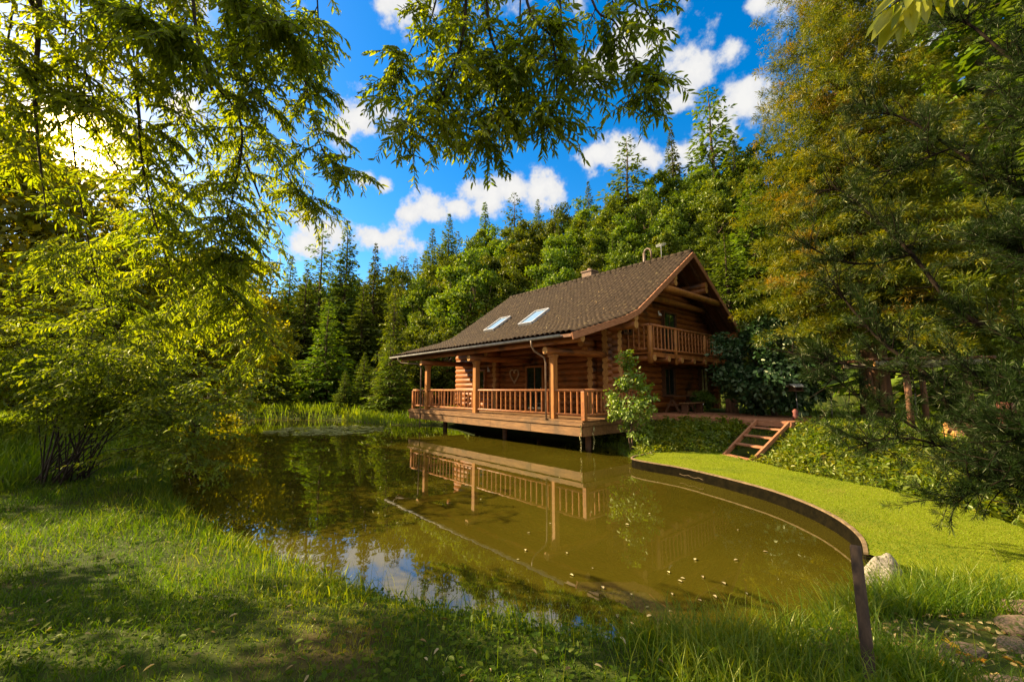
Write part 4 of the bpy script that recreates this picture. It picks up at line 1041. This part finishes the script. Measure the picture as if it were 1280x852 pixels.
sb.build('stems', M['twig'], sh); link('leaves', ls.mesh('leaves', M['l_shrub'], .45, False), sh)
print('shrub leaves', sum(len(x) for x in ls.P), 'willow', sum(len(x) for x in lw.P))
# ---- pine at the right, trunk outside the frame, boughs reaching in
B1 = np.array([8.6, 5.4, 0]); B1[2] = gz(B1[0], B1[1])-.1
pn = empty('dark_pine', B1, 'dark long needled pine reaching bare curving boughs in from the right edge', 'tree')
pb = MB(); pb.tube([(0,0,-.2),(.05,0,1.5),(-.05,.1,3.5),(.05,.05,6),(0,0,9),(0,0,12)], [.30,.24,.21,.17,.11,.03], 12, True, 0, 0, .06); pb.build('trunk', M['barkred'], pn)
BO = [([(1440,640,5.2),(1330,600,5.2),(1262,572,5.2),(1205,535,5.3),(1160,470,5.5),(1108,432,5.8),(1070,392,6.1),(1040,352,6.3)], .050),
      ([(1440,450,5.2),(1330,440,5.2),(1240,412,5.3),(1190,380,5.5),(1140,318,5.8),(1095,275,6.1),(1055,240,6.4),(1030,238,6.5)], .040),
      ([(1440,300,5.2),(1320,262,5.2),(1250,222,5.3),(1190,185,5.5),(1130,148,5.8),(1085,140,6.1)], .034),
      ([(1262,572,5.2),(1190,560,5.4),(1120,520,5.7),(1080,500,5.9),(1040,470,6.1)], .022),
      ([(1330,600,5.2),(1230,580,5.0),(1160,552,5.0),(1110,548,5.1),(1060,560,5.2)], .018),
      ([(1440,180,5.0),(1330,120,5.0),(1260,70,5.1),(1210,30,5.3),(1170,20,5.5)], .030),
      ([(1440,700,4.6),(1340,640,4.6),(1280,610,4.6),(1235,608,4.7),(1200,622,4.8)], .026),
      ([(1440,40,5.0),(1350,-20,5.0),(1280,-40,5.1),(1220,-30,5.3)], .028),
      ([(1440,380,4.7),(1350,345,4.7),(1285,318,4.8),(1240,300,4.9)], .024),
      ([(1440,520,4.8),(1350,512,4.8),(1290,505,4.8),(1240,480,4.9),(1200,455,5.1)], .024),
      ([(1160,470,5.5),(1100,462,5.7),(1040,452,5.9),(985,440,6.2)], .012),
      ([(1140,318,5.8),(1090,330,5.9),(1040,322,6.1),(1000,300,6.3)], .012),
      ([(1190,185,5.5),(1150,200,5.6),(1100,215,5.8),(1060,205,6.0)], .012),
      ([(1440,240,4.6),(1360,190,4.6),(1300,150,4.6),(1262,140,4.7)], .02),
      ([(1440,590,4.4),(1350,560,4.4),(1300,550,4.4),(1262,540,4.5)], .02)]
PP=[];PDr=[];PR=[]
def tuft(p, d, n, rr):
    dd = unit(d+RNG.normal(0, .62, (n, 3))); PP.append(p+dd*.01-d*RNG.uniform(0, .09, n)[:, None]); PDr.append(dd); PR.append(np.clip(rr+RNG.normal(0, .12, n), 0, 1))
bo = MB(); tw = MB()
for ctrl, th in BO:
    pts = [pd(*c) for c in ctrl]
    if ctrl[0][0] >= 1400: pts[0] = np.array([B1[0], B1[1], pts[0][2]])
    path = smooth_path(pts, 6)-B1; m = len(path)
    bo.tube(path, list(np.linspace(th*1.15, .009, m)), 7)
    seglen = np.linalg.norm(np.diff(path, axis=0), axis=1).sum()
    for _ in range(int(seglen*10)+8):
        f = (random.random()**.8)*(m-1.02); i = int(f); p = path[i]+(path[i+1]-path[i])*(f-i); dr = unit(path[i+1]-path[i])
        # away from the trunk and curling up
        d = unit(dr*.7+RNG.normal(0, .6, 3)+np.array([-.1,-.1,.12])); L_ = random.uniform(.25, .75)
        tp = droop_path(p, d, L_, random.uniform(-.75, .35), 5)
        tw.tube(tp, [.009,.007,.006,.005,.004,.003], 4, False)
        rr = random.uniform(.2, .6)
        bare = random.random() < (.36 if p[0]+B1[0] < 6.0 else .04)
        for j in ((5,) if bare else (2, 3, 4, 5)):
            dd_ = unit(tp[j]-tp[j-1]); tuft(tp[j], dd_, 38, rr)
        for q_ in range(0 if bare else 3):
            j = random.randint(1, 4); t2 = droop_path(tp[j], unit(dr+RNG.normal(0, .7, 3)), L_*.5, -.5, 3); tw.tube(t2, [.005,.004,.003,.002], 3, False)
            tuft(t2[-1], unit(t2[-1]-t2[-2]), 38, rr); tuft(t2[2], unit(t2[-1]-t2[-2]), 26, rr)
bo.build('bough', M['darkbark'], pn); tw.build('twig', M['darkbark'], pn)
PP = np.concatenate(PP); PDr = np.concatenate(PDr)
nl = RNG.uniform(.055, .10, len(PP))
link('needles', leaf_mesh('needles', PP, PDr, RNG.normal(0, 1, PP.shape), nl, nl*.03+.0026, np.concatenate(PR), M['l_pine'], .1), pn)
print('pine needles', len(PP))
# ------------------------------------------------------------------ grass
def blade_mesh(name, P, h, w, lean, mat, rnd, bend=1.0):
    n = len(P); a = RNG.uniform(0, 6.283, n); S = np.stack([np.cos(a), np.sin(a), np.zeros(n)], -1)
    b = RNG.uniform(0, 6.283, n); Ld = np.stack([np.cos(b), np.sin(b), np.zeros(n)], -1)*(lean*h)[:, None]
    w = w[:, None]; Z = np.array([0,0,1.0]); h_ = h[:, None]
    m1 = P+Z*h_*.5+Ld*.28; m2 = P+Z*h_*.82+Ld*.68*bend; t = P+Z*h_*(1-.25*lean[:, None])+Ld*1.15*bend
    vs = np.stack([P-S*w*.5, P+S*w*.5, m1+S*w*.42, m1-S*w*.42, m2+S*w*.26, m2-S*w*.26, t], 1)
    ii = np.arange(n)[:, None]*7
    loops = np.concatenate([ii+np.array([[0,1,2,3]]), ii+np.array([[3,2,4,5]]), ii+np.array([[5,4,6]])], 1).ravel()
    fn = np.tile([4,4,3], n)
    return fast_mesh(name, vs.reshape(-1, 3), fn, loops, mat, np.repeat(rnd, 7))
def scatter(n, x0, x1, y0, y1, keep, d0=3.0, pw=1.7):
    X = RNG.uniform(x0, x1, n); Y = RNG.uniform(y0, y1, n); d = np.hypot(X, Y)
    k = RNG.uniform(0, 1, n) < np.minimum(1, (d0/np.maximum(d, .1))**pw)
    # only in front of the camera, with a margin for a step to the side
    k &= (np.abs(X) < 1.45*Y+1.8)
    X, Y = X[k], Y[k]; k = keep(X, Y); return X[k], Y[k]
def near_keep(X, Y): return ~((X > 2.35) & (Y < 3.3) & (X-2.2 > (3.2-Y)*.4) & (RNG.uniform(0, 1, len(X)) < .84)) & (seg_sd(POND, X, Y) > .02) & (seg_sd(UP, X, Y) > .05) & ((seg_sd(LAWN, X, Y) > -.02) | (ground_h(X, Y) > .235))
gp=[];ghh=[];gw=[];gl_=[];gr=[]
def addg(X, Y, h, w, lean, r):
    gp.append(np.stack([X, Y, ground_h(X, Y)-.012], -1)); ghh.append(h); gw.append(w); gl_.append(lean); gr.append(np.clip(r, 0, 1))
X, Y = scatter(1000000, -16, 9, 1.2, 16, near_keep, 2.9, 1.2)
cl = bumps(X*1.0, Y*1.0, .28); cl2 = bumps(X+5, Y-3, .8)
n = len(X); dist = np.hypot(X, Y)
addg(X, Y, RNG.uniform(.03, .078, n)*(1+.9*np.clip(cl*2.5, -.5, 1.2))*(1+.09*dist), RNG.uniform(.0028, .0052, n)*(1+.10*dist), RNG.uniform(.1, 1.1, n), .45+.5*cl2+RNG.normal(0, .2, n))
print('short grass', n)
# taller fringe along the water and on the right
def fringe(X, Y):
    s = seg_sd(POND, X, Y); return near_keep(X, Y) & (s < .75) & (RNG.uniform(0, 1, len(X)) < 1-.9*s/.75) & (bumps(X, Y, .25)+RNG.normal(0, .12, len(X)) > -.05)
X, Y = scatter(230000, -12, 5.5, 1.6, 13, fringe, 4.0, 1.2); n = len(X)
addg(X, Y, RNG.uniform(.08, .27, n), RNG.uniform(.005, .009, n)*(1+.04*np.hypot(X, Y)), RNG.uniform(.15, 1.0, n), RNG.normal(.62, .2, n)); print('fringe', n)
def tall(X, Y): return near_keep(X, Y) & (X > .9+.15*RNG.normal(0, 1, len(X))) & (Y < 4.3-.12*(X-2)+.12*RNG.normal(0, 1, len(X))) & (bumps(X, Y, .3)+RNG.normal(0, .2, len(X)) > -.12) & ~((X > 2.35) & (Y < 3.25) & (X-2.2 > (3.2-Y)*.4))
X, Y = scatter(90000, .5, 7.5, 1.7, 5.4, tall, 3.5, 1.0); n = len(X)
addg(X, Y, RNG.uniform(.12, .36, n), RNG.uniform(.004, .0075, n), RNG.uniform(.2, 1.15, n), RNG.normal(.6, .2, n)); print('tall', n)
def dry(X, Y): return near_keep(X, Y)
X, Y = scatter(3200, -9, 6, 1.8, 9, lambda x, y: near_keep(x, y) & (seg_sd(POND, x, y) < 1.2), 4, 1); n = len(X)
addg(X, Y, RNG.uniform(.3, .52, n), RNG.uniform(.002, .0035, n), RNG.uniform(.1, .7, n), RNG.normal(.95, .1, n))
o = link('grass', blade_mesh('grass', np.concatenate(gp), np.concatenate(ghh), np.concatenate(gw), np.concatenate(gl_), M['grass'], np.concatenate(gr)))
tag(o, 'uneven wild grass on the near bank, longer along the water', 'grass', kind='stuff')
# lawn blades
def lawn_keep(X, Y): return (seg_sd(LAWN, X, Y) < .0) & (ground_h(X, Y) < .225)
X, Y = scatter(700000, 2.4, 10, 1.6, 12.5, lawn_keep, 4.6, 1.3); n = len(X); d = np.hypot(X, Y)
P = np.stack([X, Y, np.full(n, .222)], -1)
o = link('lawn_grass', blade_mesh('lawn_grass', P, RNG.uniform(.008, .017, n)*(1+.03*d), RNG.uniform(.0025, .004, n)*(1+.10*d), RNG.uniform(.2, 1.2, n), M['lawnblade'], np.clip(RNG.normal(.42, .07, n)+bumps(X, Y, .5)*.6, 0, 1)))
tag(o, 'short mown grass blades of the bright lawn', 'grass', kind='stuff'); print('lawn blades', n)
# low broad leaves between the grass
X, Y = scatter(120000, -12, 6, 1.3, 11, lambda x, y: near_keep(x, y) & (bumps(x+9, y, .45)+RNG.normal(0, .15, len(x)) > .02), 2.6, 1.8); n = len(X)
P = np.stack([X, Y, ground_h(X, Y)+RNG.uniform(.01, .085, n)], -1); D = RNG.normal(0, 1, (n, 3)); D[:, 2] = RNG.normal(.15, .3, n)
ln = RNG.uniform(.018, .05, n)*(1+.05*np.hypot(X, Y))
o = link('low_weeds', leaf_mesh('low_weeds', P, D, np.array([0,0,1.0])+RNG.normal(0, .4, (n, 3)), ln, ln*.62, np.clip(RNG.normal(.5, .25, n), 0, 1), M['clover'], .15, True, .1)); tag(o, 'low broad leaved weeds and clover in the near bank grass', 'weeds', kind='stuff'); print('clover', n)
X, Y = scatter(2600, -12, 6, 1.3, 11, near_keep, 2.6, 1.6); n = len(X)
P = np.stack([X, Y, ground_h(X, Y)+RNG.uniform(.03, .07, n)], -1); D = RNG.normal(0, 1, (n, 3)); D[:, 2] *= .2; ln = RNG.uniform(.03, .06, n)
o = link('leaf_litter', leaf_mesh('leaf_litter', P, D, np.array([0,0,1.0])+RNG.normal(0, .3, (n, 3)), ln, ln*.4, RNG.uniform(0, 1, n), M['fallen'], .2, True, .3)); tag(o, 'pale dry fallen leaves strewn over the near bank grass', 'leaf litter', kind='stuff')
n = 900; X = RNG.uniform(2.2, 4.2, n); Y = RNG.uniform(1.9, 3.4, n); k = (X-2.2 > (3.2-Y)*.4) ; X, Y = X[k], Y[k]; n = len(X)
P = np.stack([X, Y, ground_h(X, Y)+RNG.uniform(.005, .03, n)], -1); D = RNG.normal(0, 1, (n, 3)); D[:, 2] *= .25; ln = RNG.uniform(.025, .06, n)
o = link('soil_litter', leaf_mesh('soil_litter', P, D, np.array([0,0,1.0])+RNG.normal(0, .45, (n, 3)), ln, ln*.45, RNG.uniform(0, .75, n), M['fallen'], .2, True, .3)); tag(o, 'brown dead leaves on the bare soil round the stepping stones', 'leaf litter', kind='stuff')
# leafy ground cover of the bank between lawn and terrace
TERR = np.array([hw(-4.6,4.6)[:2], hw(.9,4.6)[:2], hw(1.3,3.4)[:2], hw(1.3,13)[:2], hw(-4.6,8.5)[:2]]); STEP = np.array([hw(-3.55,4.6)[:2], hw(-4.55,4.6)[:2], hw(-4.55,1.3)[:2], hw(-3.6,1.9)[:2]])
def bank_keep(X, Y):
    su = seg_sd(UP, X, Y); return (su < .05) & (su > -4.2) & (seg_sd(TERR, X, Y) > -.1) & (seg_sd(POND, X, Y) > 0.03) & (Y < 16.5) & (seg_sd(STEP, X, Y) > .02) & (RNG.uniform(0, 1, len(X)) < np.where(su > -2.9, 1, .35))
X, Y = scatter(15000, 2.3, 14, 3.0, 16.5, bank_keep, 8, .8); n = len(X)
k = 7; hh = RNG.uniform(.05, .30, n)*(1+.5*bumps(X, Y, .35))
P = np.repeat(np.stack([X, Y, ground_h(X, Y)], -1), k, 0); N_ = len(P); P[:, 2] += np.repeat(np.maximum(hh, .02), k)*RNG.uniform(.1, 1, N_); P[:, :2] += RNG.normal(0, .05, (N_, 2))
D = RNG.normal(0, 1, (N_, 3)); D[:, 2] = RNG.normal(.35, .45, N_); ln = np.repeat(RNG.uniform(.06, .16, n), k)*RNG.uniform(.7, 1.2, N_)
o = link('bank_plants', leaf_mesh('bank_plants', P, D, np.array([0,0,1.0])+RNG.normal(0, .45, (N_, 3)), ln, ln*.5, np.clip(np.repeat(RNG.normal(.5, .2, n)+.5*bumps(X, Y, .6), k)+RNG.normal(0, .12, N_), 0, 1), M['l_cover'], .2, True, .15))
tag(o, 'dense leafy ground cover on the bank between the lawn and the house', 'ground cover', kind='stuff'); print('cover', N_)
X, Y = scatter(16000, 2.3, 14, 3.0, 22, lambda x, y: (seg_sd(UP, x, y) < 0) & (seg_sd(TERR, x, y) > 0) & (seg_sd(STEP, x, y) > .02) & (seg_sd(POND, x, y) > .03), 10, .6); n = len(X)
X2 = RNG.uniform(5, 34, 26000); Y2 = RNG.uniform(13, 36, 26000); k = (seg_sd(TERR, X2, Y2) > 0.1) & (seg_sd(UP, X2, Y2) < 0) & (seg_sd(np.array([hw(-.2,3.2)[:2], hw(-.2,13)[:2], hw(12.5,13)[:2], hw(12.5,3)[:2]]), X2, Y2) > 0)
X = np.concatenate([X, X2[k]]); Y = np.concatenate([Y, Y2[k]]); n = len(X)
P = np.stack([X, Y, ground_h(X, Y)-.01], -1)
o = link('bank_grass', blade_mesh('bank_grass', P, RNG.uniform(.12, .34, n), RNG.uniform(.010, .02, n), RNG.uniform(.2, 1, n), M['grass'], np.clip(RNG.normal(.55, .2, n), 0, 1))); tag(o, 'grass tufts among the leafy plants of the bank', 'grass', kind='stuff')
# meadow and reeds of the far shore and left bank
def far_keep(X, Y): return (seg_sd(POND, X, Y) > -.15) & ((seg_sd(UP, X, Y) > 0) | (X < 0))
X = RNG.uniform(-34, -3, 66000); Y = RNG.uniform(8, 40, 66000); hl_ = (X-HA[0])*HL[0]+(Y-HA[1])*HL[1]; hg_ = (X-HA[0])*HG[0]+(Y-HA[1])*HG[1]; k = far_keep(X, Y) & ((X < -9.5) | ((hl_ > 12.4) & (Y > 20))); X, Y = X[k], Y[k]; n = len(X)
P = np.stack([X, Y, np.maximum(ground_h(X, Y), -.05)], -1); s = seg_sd(POND, X, Y)
o = link('shore_grass', blade_mesh('shore_grass', P, RNG.uniform(.22, .5, n)*(1+.7*(s < .8)), RNG.uniform(.022, .045, n), RNG.uniform(.1, .7, n), M['reed'], np.clip(RNG.normal(.5, .2, n)+bumps(X, Y, 2)*.6, 0, 1))); tag(o, 'long bright grass and reeds on the far shore of the pond', 'grass', kind='stuff'); print('far', n)
# ------------------------------------------------------------------ lily pads, floating leaves
c0 = atz(412, 537.5, 0); n = 620
a = RNG.uniform(0, 6.283, n); r_ = RNG.uniform(0, 1, n)**.55; X = c0[0]+np.cos(a)*r_*2.9+RNG.normal(0, .12, n); Y = c0[1]+np.sin(a)*r_*2.7
k = (bumps(X, Y, .5)+RNG.normal(0, .14, n) > -.17); X, Y = X[k], Y[k]; n = len(X)
th = np.linspace(.25, 6.03, 10); rad = RNG.uniform(.07, .17, n); ro = RNG.uniform(0, 6.28, n)
vs = np.zeros((n, 11, 3)); vs[:, 0] = np.stack([X, Y, np.full(n, .012)], -1)+np.stack([np.zeros(n), np.zeros(n), RNG.uniform(0, .02, n)], -1)
for j, t in enumerate(th): vs[:, j+1] = vs[:, 0]+np.stack([np.cos(t+ro)*rad, np.sin(t+ro)*rad, RNG.uniform(-.004, .022, n)], -1)
ii = np.arange(n)[:, None]*11; F = np.concatenate([ii+np.array([[0, j, j+1]]) for j in range(1, 10)], 1).reshape(-1, 3)
tag(link('lily_pads', fast_mesh('lily_pads', vs.reshape(-1, 3), np.full(len(F), 3), F.ravel(), M['lily'], np.repeat(RNG.uniform(0, 1, n), 11))), 'pale patch of water lily pads floating near the far shore', 'lily pads', kind='stuff')
fl = None
FLP = [(642,700),(655,686),(690,655),(707,690),(716,720),(741,712),(756,733),(787,741),(806,757),(818,770),(832,762),(851,727),(870,700),(878,752),(895,742),(905,728),(921,702),(930,742),(842,741),(838,787),(852,722),(812,640),(780,652),(735,640),(688,630),(600,622),(665,668),(925,660),(955,690),(702,598),(760,585),(820,600),(448,636),(410,660),(500,655),(880,720),(836,716),(793,790),(773,768),(866,786)]
for px, py in FLP:
    p = atz(px+random.uniform(-4, 4), min(py, 778)+random.uniform(-3, 3), .006)
    if seg_sd(POND, np.array([p[0]]), np.array([p[1]]))[0] > -.05: continue
    if fl is None:
        me = leaf_mesh('floating_leaf', np.array([[0,0,.004]]), np.array([[1.,0,.03]]), np.array([[0,0,1.]]), .05, .026, np.array([.85]), M['fallen'], .22, True, .05)
        fl = o = link('floating_leaf', me)
    else: o = fl.copy(); COL.objects.link(o)
    o.location = p; o.rotation_euler = (0, 0, random.uniform(0, 6.28)); s_ = random.uniform(.6, 1.35); o.scale = (s_, s_, s_)
    tag(o, 'small pale fallen leaf floating on the brown pond water', 'leaf', 'leaves floating on the pond')
n = len(ROOFL); D = RNG.normal(0, 1, (n, 3)); D[:, 2] = D[:, 0]*.6; ln = RNG.uniform(.05, .12, n)
o = link('roof_litter', leaf_mesh('roof_litter', ROOFL, D, np.array([-.5,0,1.0])+RNG.normal(0, .2, (n, 3)), ln, ln*.6, RNG.uniform(.1, .8, n), M['fallen'], .2, True, .2)); hobj(o); tag(o, 'small dry leaves scattered over the brown roof tiles', 'leaf litter', kind='stuff')
# vine leaves
for o, path in VINES:
    lv = LV(); lv.along(np.array(path), .03, .06, .5, .5, 0.0); lv.along(np.array(path), .04, .05, .7, .5, 0.0)
    link('leaves', lv.mesh('leaves', M['vine'], .5), o)
# ------------------------------------------------------------------ stones, post, shelter
def rock(name, loc, size, mat, label, seed, cat='rock', rot=0, flat=False, peak=None):
    bm = bmesh.new(); bmesh.ops.create_icosphere(bm, subdivisions=4, radius=1); rg = np.random.default_rng(seed); ph = rg.uniform(0, 6, (9, 3)); fr = rg.normal(0, 1.4, (9, 3))
    for v in bm.verts:
        c = np.array(v.co); f_ = 1+sum(.07*math.sin(float(fr[k]@c*(1+k*.45)+ph[k, 0])) / (1+k*.22) for k in range(9))
        c = c*f_
        if flat: c[2] = np.sign(c[2])*min(abs(c[2]), .62+.05*math.sin(c[0]*5+c[1]*4))
        if peak: c[0] += peak*max(c[2], 0); c[:2] *= (1-.42*max(c[2], 0))
        v.co = Vector([float(q_) for q_ in c])
    me = bpy.data.meshes.new(name); bm.to_mesh(me); bm.free(); me.materials.append(mat); me.polygons.foreach_set('use_smooth', np.ones(len(me.polygons), bool))
    o = link(name, me); o.location = [float(q_) for q_ in loc]; o.scale = size; o.rotation_euler = (0, 0, rot); return tag(o, label, cat)
p = atz(1103, 708, .32); rock('rock', (p[0], p[1], .26), (.17, .13, .19), M['stone'], 'pale pointed rock at the near end of the lawn edging, behind the post', 1, peak=.25)
p = atz(1088, 722, .32); rock('rock', (p[0], p[1], .26), (.12, .08, .05), M['stone'], 'small flat pale stone in front of the pointed rock', 2)
fs_ = [(1198, 806, (.17,.09,.055), 'moss edged flat stepping stone, the left one, with yellow leaves before it', .2), (1262, 795, (.12,.07,.05), 'flat stepping stone at the right edge, middle of the three', .5), (1262, 846, (.17,.075,.05), 'flat stepping stone lowest at the bottom right corner', -.1)]
for k, (px, py, sz, lb, ro) in enumerate(fs_):
    p = atz(px, py, .47); z = gz(p[0], p[1]); rock('stepping_stone', (p[0], p[1], z+.005), sz, M['flag'], lb, 10+k, 'stone', ro, True)
p = atz(1288, 776, .5); rock('boulder', (p[0], p[1], gz(p[0], p[1])+.05), (.15,.13,.07), M['flag'], 'rounded brown boulder cut by the right edge of the view', 21)
p = atz(1282, 742, .5); rock('boulder', (p[0], p[1], gz(p[0], p[1])+.03), (.14,.12,.06), M['flag'], 'brown boulder behind the rounded one at the right edge', 22)
mp = None
for k, (px, py) in enumerate([(1160,818),(1178,824),(1226,819),(1268,821),(1190,800),(1208,812)]):
    p = atz(px, py, .5)
    if mp is None:
        B = np.zeros((7, 3)); an = np.linspace(-2.2, 2.2, 7); D = np.stack([np.cos(an), np.sin(an), RNG.uniform(.05, .5, 7)], -1)
        me = leaf_mesh('yellow_leaf', B, D, np.array([0,0,1.0])+RNG.normal(0, .3, (7, 3)), np.array([.035,.045,.055,.06,.055,.045,.035]), .022, RNG.uniform(0, 1, 7), M['maple'], .2, True, .2); mp = o = link('yellow_leaf', me)
    else: o = mp.copy(); COL.objects.link(o)
    o.location = (p[0], p[1], gz(p[0], p[1])+.06); o.rotation_euler = (random.uniform(-.3,.3), random.uniform(-.3,.3), random.uniform(0, 6)); tag(o, 'yellow fallen maple leaf lying beside the stepping stones', 'leaf', 'yellow leaves by the stepping stones')
b_ = np.array([1.87, 2.35, .22]); t_ = aty(1069, 681, 2.60)
s = MB(); s.tube([b_-b_, (t_-b_)*.33, (t_-b_)*.66, (t_-b_)*.985, (t_-b_)], [.031,.030,.029,.028,.025], 14, True, 0, 1, .05)
o = s.build('leaning_post', [M['oldpost'], M['bark']]); o.location = b_; tag(o, 'thin dark round wooden post leaning left on the near right bank', 'post')
# open shelter behind the pine boughs
p = aty(1170, 500, 13.2); z = gz(p[0], p[1]); e = empty('garden_shelter', (p[0], p[1], z), 'open rustic shelter of reddish posts and a grey roof beam behind the pine boughs', 'shelter', rz=R(-12))
for (x, y) in ((-1.1,-.6), (.45,-.6), (-1.1,1.2), (.45,1.2)):
    s = MB(); s.tube([(x,y,-.1),(x+.02,y,.9),(x,y,1.86)], [.09,.085,.08], 10); s.build('post', M['barkred'], e)
for y in (-.6, 1.2):
    s = MB(); s.log((-1.9, y, 1.93), (1.0, y, 1.97), .085); s.build('beam', [M['stone'], M['end']], e)
s = MB()
for k in range(11): s.tube([(-1.8+.27*k, -1.0, 2.07), (-1.8+.27*k, 1.6, 2.10)], .05, 7)
s.build('roof_poles', M['dark'], e)
s = MB()
for k in range(6): x = -1.0+.28*k; s.tube([(x, -.64, 1.9), (x+.03, -.66, 1.5), (x+random.uniform(-.05,.12), -.64, random.uniform(.9, 1.3))], [.02,.017,.012], 5)
s.build('hanging_stick', M['oldpost'], e)
p = aty(1232, 552, 9.6); z = gz(p[0], p[1])
lp = hlg = None
for k, (dx, dy, dz, lb) in enumerate(((0,0,.10,'cut reddish log in front of the low log pile, lower front one'), (.05,.24,.10,'cut log at the back of the low log pile'), (-.03,.12,.27,'cut log lying on top of the low log pile'))):
    s = MB(); s.log((-.55, 0, 0), (.55, .05, 0), .10, 12); o = s.build('cut_log', [M['barkred'], M['end']]); o.location = (p[0]+dx, p[1]+dy, z+dz); o.rotation_euler = (0, 0, -.35); tag(o, lb, 'log', 'cut logs right of the bank')
p = aty(1258, 515, 11.5); z = gz(p[0], p[1]); s = MB(); s.tube([(0,0,0),(0,0,.08),(0,0,.4),(0,0,.72),(0,0,.8)], [.15,.17,.19,.17,.15], 14)
o = s.build('barrel', M['red']); o.location = (p[0], p[1], z); tag(o, 'small faded red barrel standing beside the shelter', 'barrel')
for k, (px, Y, lb) in enumerate(((1038, 17, 'thin pale stake left of the thick red brown trunk'), (1143, 15.5, 'thin pale stake right of the thick red brown trunk'))):
    p = aty(px, 500, Y); z = gz(p[0], p[1]); s = MB(); s.tube([(0,0,-.1),(.02,0,.5),(.04,0,1.0)], [.035,.032,.028], 7); o = s.build('stake', M['stone']); o.location = (p[0], p[1], z); tag(o, lb, 'stake')
